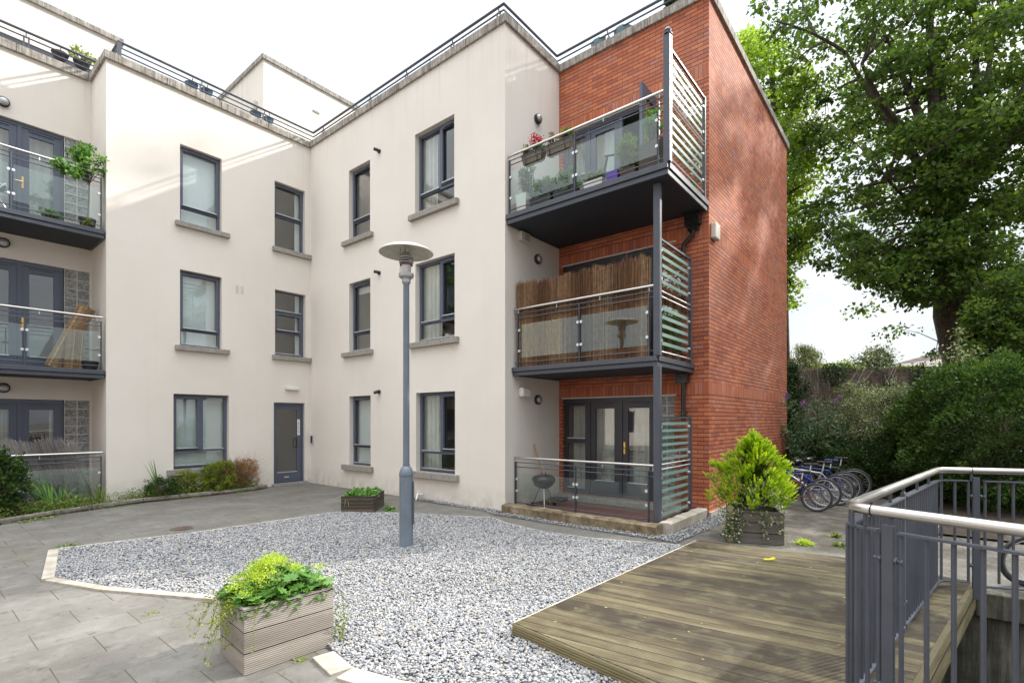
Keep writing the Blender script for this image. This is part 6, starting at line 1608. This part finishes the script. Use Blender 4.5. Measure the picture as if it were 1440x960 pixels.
def hedge(label, px, py, dep, rx, rf, rz, n, size):
    c = np.array(FR_((px-720)/712.75*dep, dep, 1.6+(590.48-py)*dep/712.75)); e = empty('big_hedge', (c[0], c[1], 0), label, 'hedge')
    d = rand_dirs(n); k = 1+.11*np.sin(d[:, 0]*6+1)*np.sin(d[:, 2]*7)+.07*np.sin(d[:, 1]*13+d[:, 2]*9)+.055*np.sin(d[:, 0]*23)*np.sin(d[:, 2]*27+d[:, 1]*15)+.03*np.sin(d[:, 0]*51+d[:, 1]*40)*np.sin(d[:, 2]*57)
    depth = rng.random(n)**1.8*.26; P = c+d*(k-depth)[:, None]*np.array([rx, rf, rz]); keep = P[:, 2] > .05; P = P[keep]; d = d[keep]; m = len(P)
    D = d*.7+rng.normal(0, .55, (m, 3))+np.array([0, 0, .35]); D /= np.linalg.norm(D, axis=1)[:, None]
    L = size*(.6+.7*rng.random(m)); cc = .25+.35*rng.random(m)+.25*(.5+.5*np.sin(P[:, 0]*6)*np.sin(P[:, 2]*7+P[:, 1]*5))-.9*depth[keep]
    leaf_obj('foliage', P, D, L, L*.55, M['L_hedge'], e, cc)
    mb = MB(); b = Vector((c[0], c[1], 0))
    for q in range(70):
        v = Vector(rand_dirs(1, .6)[0]); t = Vector((c[0]+v.x*rx*.85, c[1]+v.y*rf*.85, max(.2, c[2]+v.z*rz*.85))); mb.tube([b[:], ((b+t)/2+Vector((0, 0, .2)))[:], t[:]], [.03, .018, .005], 5, False)
    build('stems', mb, M['twig'], e)
hedge('large dense rounded dark green hedge at the right behind the railing', 1400, 615, 9.3, 1.75, 1.4, 1.40, 52000, .068)
hedge('smaller lighter bush at the left shoulder of the big hedge', 1300, 612, 10.3, .62, .6, .82, 13000, .062)
hedge('far part of the hedge running out of the right edge', 1560, 600, 9.8, 1.9, 1.4, 1.6, 30000, .06)
e = empty('elder_sapling', pxw(1345, 600, 11.5)[:2]+(0,), 'pale leafed young tree poking up above the big hedge', 'sapling')
PP = []; mb = MB(); r0 = Vector(pxw(1345, 590, 11.5)); r0.z = .5
for (x, y) in ((1348, 468), (1325, 500), (1368, 495), (1310, 540), (1375, 520), (1350, 500), (1338, 520), (1360, 540), (1328, 556), (1346, 484)):
    T = Vector(pxw(x, y, 11.5+rng.uniform(-.4, .4))); pts = [r0.lerp(T, t)+Vector((0, 0, .1*math.sin(t*3))) for t in np.linspace(0, 1, 9)]; mb.tube([p[:] for p in pts], .01, 4, False)
    for p in pts[4:]: PP += [p[:]]*34
build('stems', mb, M['twig'], e); PP = np.array(PP)+rng.normal(0, .085, (len(PP), 3)); leaf_obj('foliage', PP, rand_dirs(len(PP)), .08, .035, M['L_varieg'], e)

# ------------------------------------------------------------------ trees
def limb_points(a, b, bend, n=8):
    a = Vector(a); b = Vector(b); m = (a+b)/2+Vector(bend); return [a*(1-t)**2+m*2*t*(1-t)+b*t*t for t in np.linspace(0, 1, n)]
def tree(name, label, trunk, limbs, clumps, per, cr, size, mat, cat='tree', barkm='bark', flat=.35, aspect=.75, subs=True, droop=0, group=None):
    """trunk: list of (pt, r); limbs: list of (start, end, r0, r1, bend); clumps: (n,3)"""
    base = trunk[0][0]; e = empty(name, (base[0], base[1], 0), label, cat, group)
    mb = MB(); mb.tube([p for p, r in trunk], [r for p, r in trunk], 14, False)
    nodes = []
    for (a, b, r0, r1, bend) in limbs:
        pts = limb_points(a, b, bend); k = len(pts); mb.tube([p[:] for p in pts], [r0+(r1-r0)*i/(k-1) for i in range(k)], 8, False); nodes += [(p, r0+(r1-r0)*i/(k-1)) for i, p in enumerate(pts)][2:]
    C = np.array(clumps); N = np.array([p[:] for p, r in nodes])
    if subs:
        order = rng.permutation(len(C)); sec = order[:len(C)//3]
        NN = list(N); NR = [min(r, .06) for p, r in nodes]
        for j in sec:      # secondary boughs
            c = C[j]; d = np.linalg.norm(np.array(NN[:len(N)])-c, axis=1)+np.maximum(0, np.array(NN[:len(N)])[:, 2]-c[2])*.8; i = int(np.argmin(d)); s = NN[i]; r0 = min(.075, max(.02, NR[i]*.9))
            m = (Vector(s)+Vector(c))/2+Vector((rng.normal(0, .2), rng.normal(0, .2), .12*d[i])); pts = [Vector(s)*(1-t)**2+m*2*t*(1-t)+Vector(c)*t*t for t in np.linspace(0, 1, 7)]
            mb.tube([p[:] for p in pts], [r0*(1-t)+.008 for t in np.linspace(0, 1, 7)], 5, False)
            for p in pts[2:]: NN.append(np.array(p[:])); NR.append(.02)
        NA = np.array(NN)
        for j in order[len(C)//3:]:
            c = C[j]; d = np.linalg.norm(NA-c, axis=1); i = int(np.argmin(d)); m = (Vector(NA[i])+Vector(c))/2+Vector((rng.normal(0, .08), rng.normal(0, .08), .06*d[i]))
            mb.tube([tuple(NA[i]), m[:], tuple(c)], [.018, .012, .004], 4, False)
    build('trunk', mb, M[barkm], e, True)
    n = len(C)*per; q = rand_dirs(n); rr = rng.random(n)**.5; sc = np.repeat(.6+.7*rng.random(len(C)), per)
    P = np.repeat(C, per, 0)+q*(rr*sc)[:, None]*np.array([cr, cr, cr*flat])
    P[:, 2] -= .18*cr*(rr*sc)**2
    D = q*.5+rand_dirs(n)*.6; D[:, 2] -= .25+droop; D /= np.linalg.norm(D, axis=1)[:, None]
    T = rng.normal(0, .45, (n, 3)); T[:, 2] += 1; T /= np.linalg.norm(T, axis=1)[:, None]
    L = size*(.6+.7*rng.random(n)); cv = np.repeat(rng.random(len(C)), per)
    leaf_obj('crown', P, D, L, L*aspect, M[mat], e, .55*rng.random(n)+.45*cv, .2, T)
    return e
F0 = 17.0
def T_(px, py, dep=F0): return pxw(px, py, dep+1.0)
tb = T_(1352, 620); tb = (tb[0], tb[1], 0)
trunk = [((tb[0]+.15, tb[1], 0), .95), (T_(1362, 560), .72), (T_(1356, 500), .62), (T_(1342, 440), .60), (T_(1336, 395), .46), (T_(1334, 330), .38), (T_(1332, 270), .34), (T_(1316, 215), .26)]
limbs = [(T_(1336, 300), T_(1318, 60, 17.6), .24, .06, (0, 0, .3)), (T_(1316, 215), T_(1250, 60, 18), .2, .05, (.3, 0, 0)), (T_(1316, 215), T_(1212, 90, 15.5), .17, .05, (0, .4, -.4)),
         (T_(1334, 300), T_(1374, 150, 17.2), .22, .12, (0, 0, -.4)), (T_(1374, 150, 17.2), T_(1368, -60, 17), .12, .04, (0, 0, 0)), (T_(1374, 150, 17.2), T_(1395, 0, 18.2), .1, .03, (0, -.4, 0)),
         (T_(1336, 280), T_(1440, 120, 16), .2, .05, (0, 0, -.5)), (T_(1336, 320), T_(1470, 260, 16.5), .18, .05, (0, 0, -.3)), (T_(1332, 270), T_(1190, 75, 16.6), .18, .05, (-.2, 0, -.9)),
         (T_(1336, 330), T_(1250, 255, 15.5), .14, .04, (0, 0, -.2)), (T_(1336, 360), T_(1230, 350, 16), .11, .03, (0, 0, .2)), (T_(1316, 215), T_(1300, -120, 18), .2, .05, (0, 0, 0)),
         (T_(1334, 300), T_(1540, 60, 18), .2, .05, (0, 0, 0)), (T_(1332, 260), T_(1390, 200, 21), .2, .05, (0, 0, .3)), (T_(1190, 75, 16.6), T_(1090, 30, 16), .06, .02, (0, 0, .3)), (T_(1340, 430), T_(1290, 425, 15.8), .07, .02, (0, 0, .3))]
def crown_clumps(n, pxc, dep, rad, zc, zmin, seed, hole=None):
    R = np.random.default_rng(seed); out = []
    rc = (pxc-720)/712.75*dep
    while len(out) < n:
        d = R.normal(size=3); d /= np.linalg.norm(d); q = R.random()**.45; r, f, z = rc+d[0]*rad[0]*q, dep+d[1]*rad[1]*q, zc+d[2]*rad[2]*q
        r += .6*math.sin(z*1.1); px = 720+712.75*r/f; py = 590.48-(z-1.6)*712.75/f
        if z < zmin(r): continue
        if hole and hole(px, py, R): continue
        out.append(FR_(r, f, z))
    return out
ZM = lambda r: float(np.interp(r, [7.4, 8.6, 9.6, 10.6, 11.6, 12.6, 14, 15.2, 30], [13.5, 11.6, 9.4, 7.9, 6.3, 5.6, 5.3, 4.2, 3.9]))
cl = crown_clumps(690, 1358, 18.2, (7.9, 4.8, 9.2), 12.9, ZM, 5)
R9 = np.random.default_rng(4)
for k in range(95):
    px_ = R9.normal(1335, 40); py_ = R9.uniform(150, 405); cl.append(pxw(px_, py_, R9.uniform(15.2, 17.0)))
for k in range(46):
    px_ = R9.uniform(1195, 1310); py_ = float(np.interp(px_, [1195, 1240, 1310], [385, 405, 425]))-R9.uniform(0, 60); cl.append(pxw(px_, py_, R9.uniform(15.5, 18.5)))
tree('sycamore_tree', 'huge sycamore with dark dense crown towering over the garden wall', trunk, limbs, cl, 78, .70, .178, 'L_syc')
cl = [(17+R9.normal(0, 1.25), -7.7+R9.normal(0, 1.25), 9.3+R9.normal(0, 1.5)) for k in range(95)]  # unseen tree, added off the right edge to break up sun on the deck
tree('added_dapple_tree', 'slender unseen tree added outside the right edge to dapple the deck', [((17, -7.7, 0), .16), ((17.1, -7.6, 5), .12), ((17, -7.7, 9.5), .05)], [((17.1, -7.6, 5.5), (16, -8.6, 9), .06, .02, (0, 0, .2)), ((17.1, -7.6, 6), (18, -6.6, 9.5), .06, .02, (0, 0, .2))], cl, 60, .6, .17, 'L_syc')
# dense lower skirt on the left so the crown edge reads as layered sprays
# tree behind the building
dep = 21.0
tk = pxw(1100, 620, dep); trunk2 = [((tk[0], tk[1], 0), .4), (pxw(1098, 450, dep), .3), (pxw(1095, 250, dep), .2), (pxw(1085, 100, dep), .1)]
lim2 = [(pxw(1097, 380, dep), pxw(1128, 340, dep-.6), .08, .02, (0, 0, .3)), (pxw(1097, 300, dep), pxw(1135, 200, dep), .1, .03, (0, 0, 0)), (pxw(1095, 250, dep), pxw(1040, 120, dep), .1, .03, (0, 0, 0)), (pxw(1095, 200, dep), pxw(1140, 90, dep), .1, .03, (0, 0, 0)), (pxw(1097, 420, dep), pxw(1112, 400, dep-.5), .05, .02, (0, 0, .1))]
R5 = np.random.default_rng(8); c2 = []
for k in range(330):
    y = R5.uniform(45, 430); xm = float(np.interp(y, [45, 120, 200, 260, 330, 345, 380, 400, 430], [1085, 1165, 1175, 1150, 1150, 1150, 1112, 1128, 1118])); xl = float(np.interp(y, [45, 100, 430], [1040, 1010, 1060]))
    c2.append(pxw(R5.uniform(xl, xm-8), y, dep+R5.uniform(-1.6, 2.5)))
tree('lime_tree', 'sunlit yellow green tree rising behind the brick end wall', trunk2, lim2, c2, 70, .62, .15, 'L_lime', flat=.5)
def smalltree(name, label, px, ytop, dep, wpx, mat, n=90, per=60, size=.12, droop=0, aspect=.5, ybot=560):
    b = pxw(px, 600, dep); R6 = np.random.default_rng(px); c = []; tr = [((b[0], b[1], 0), .12), (pxw(px, (ytop+ybot)/2, dep), .08), (pxw(px, ytop+8, dep), .02)]
    lm = [(pxw(px, ybot-10, dep), pxw(px+s*wpx*.35, ytop+22, dep), .04, .01, (0, 0, .2)) for s in (-1, 1, -.4, .5)]
    for k in range(n):
        a = R6.uniform(0, 2*PI); q = R6.random()**.5; yy = (ytop+ybot)/2-(ybot-ytop)/2*math.sin(a)*q; c.append(pxw(px+wpx/2*math.cos(a)*q*(1-.25*math.sin(a)), yy, dep+R6.uniform(-.8, .8)))
    return tree(name, label, tr, lm, c, per, .32, size, mat, flat=.8, aspect=aspect, droop=droop)
smalltree('willow_tree', 'small yellowish willow beyond the wall beside the brick building', 1132, 484, 21, 62, 'L_willow', 130, 70, .15, .8, .16)
smalltree('young_tree', 'young pale leafed tree standing up above the garden wall', 1233, 486, 15.5, 52, 'L_varieg', 60, 40, .10, 0, .5, 540)
smalltree('yellow_bush', 'low yellow green bush showing just above the garden wall', 1185, 511, 19, 70, 'L_lime', 80, 50, .10, 0, .5, 545)
smalltree('leafy_tree', 'mid green tree filling the right edge behind the big hedge', 1440, 380, 14.5, 170, 'L_syc', 240, 90, .13, 0, .7, 560)
# fallen leaves on paving beyond the railing
n = 420; P = np.stack([rng.uniform(6.7, 11, n), rng.uniform(-3.4, .6, n), np.full(n, .006)], 1)
o = leaf_obj('fallen_leaves', P, rand_dirs(n)*[1, 1, .1], .045, .03, M['L_straw'], None, rng.random(n), .1, np.tile([0, 0, 1.0], (n, 1))); o['kind'] = 'stuff'
n = 34; P = np.stack([rng.uniform(3.0, 6.2, n), rng.uniform(.4, 2.2, n), np.full(n, .104)], 1)
o = leaf_obj('deck_leaves', P, rand_dirs(n)*[1, 1, .1], .035, .022, M['L_straw'], None, rng.random(n)*.6, .1, np.tile([0, 0, 1.0], (n, 1))); o['kind'] = 'stuff'
n = 70; P = np.stack([rng.uniform(1.4, 6, n), rng.uniform(2.8, 7.6, n), np.full(n, .036)], 1); P = P[inside(P[:, :2], GP)]; n = len(P)
o = leaf_obj('gravel_leaves', P, rand_dirs(n)*[1, 1, .15], .04, .024, M['L_straw'], None, rng.random(n)*.4, .1, np.tile([0, 0, 1.0], (n, 1))); o['kind'] = 'stuff'
mb = MB(); mb.box(9.2, 12.4, -.15, -.02, 0, .12); props(build('low_kerb', mb, M['kerbstone'], bevel=.01), 'low stone kerb in front of the dark shrubs behind the railing', 'kerb')

# ------------------------------------------------------------------ the block across the court, seen in the window glass
ob = empty('opposite_building', (-17, 4, 0), 'low brick and render building across the court, seen only mirrored in the glass', 'building')
mb = MB(); mb.box(-20, -13, -14, 3, -.1, 6.2); build('brick_wall', mb, M['brick'], ob)
mb = MB(); mb.box(-20, -12, 3.01, 20, -.1, 5.6); build('rendered_wall', mb, M['render'], ob)
mb = MB(); mb.box(-20.1, -12.9, -14.1, 3.0, 6.21, 6.4); build('coping', mb, M['coping'], ob)
for y in (-9, -5.5, -2, 1):
    for z in (.9, 3.6):
        mb = MB(); mb.box(-12.998, -12.95, y, y+1.2, z, z+1.4); build('window', mb, M['darkframe'], ob)
for y in (5, 8, 11, 14):
    for z in (.9, 3.4):
        mb = MB(); mb.box(-11.998, -11.95, y, y+1.1, z, z+1.3); build('window', mb, M['darkframe'], ob)
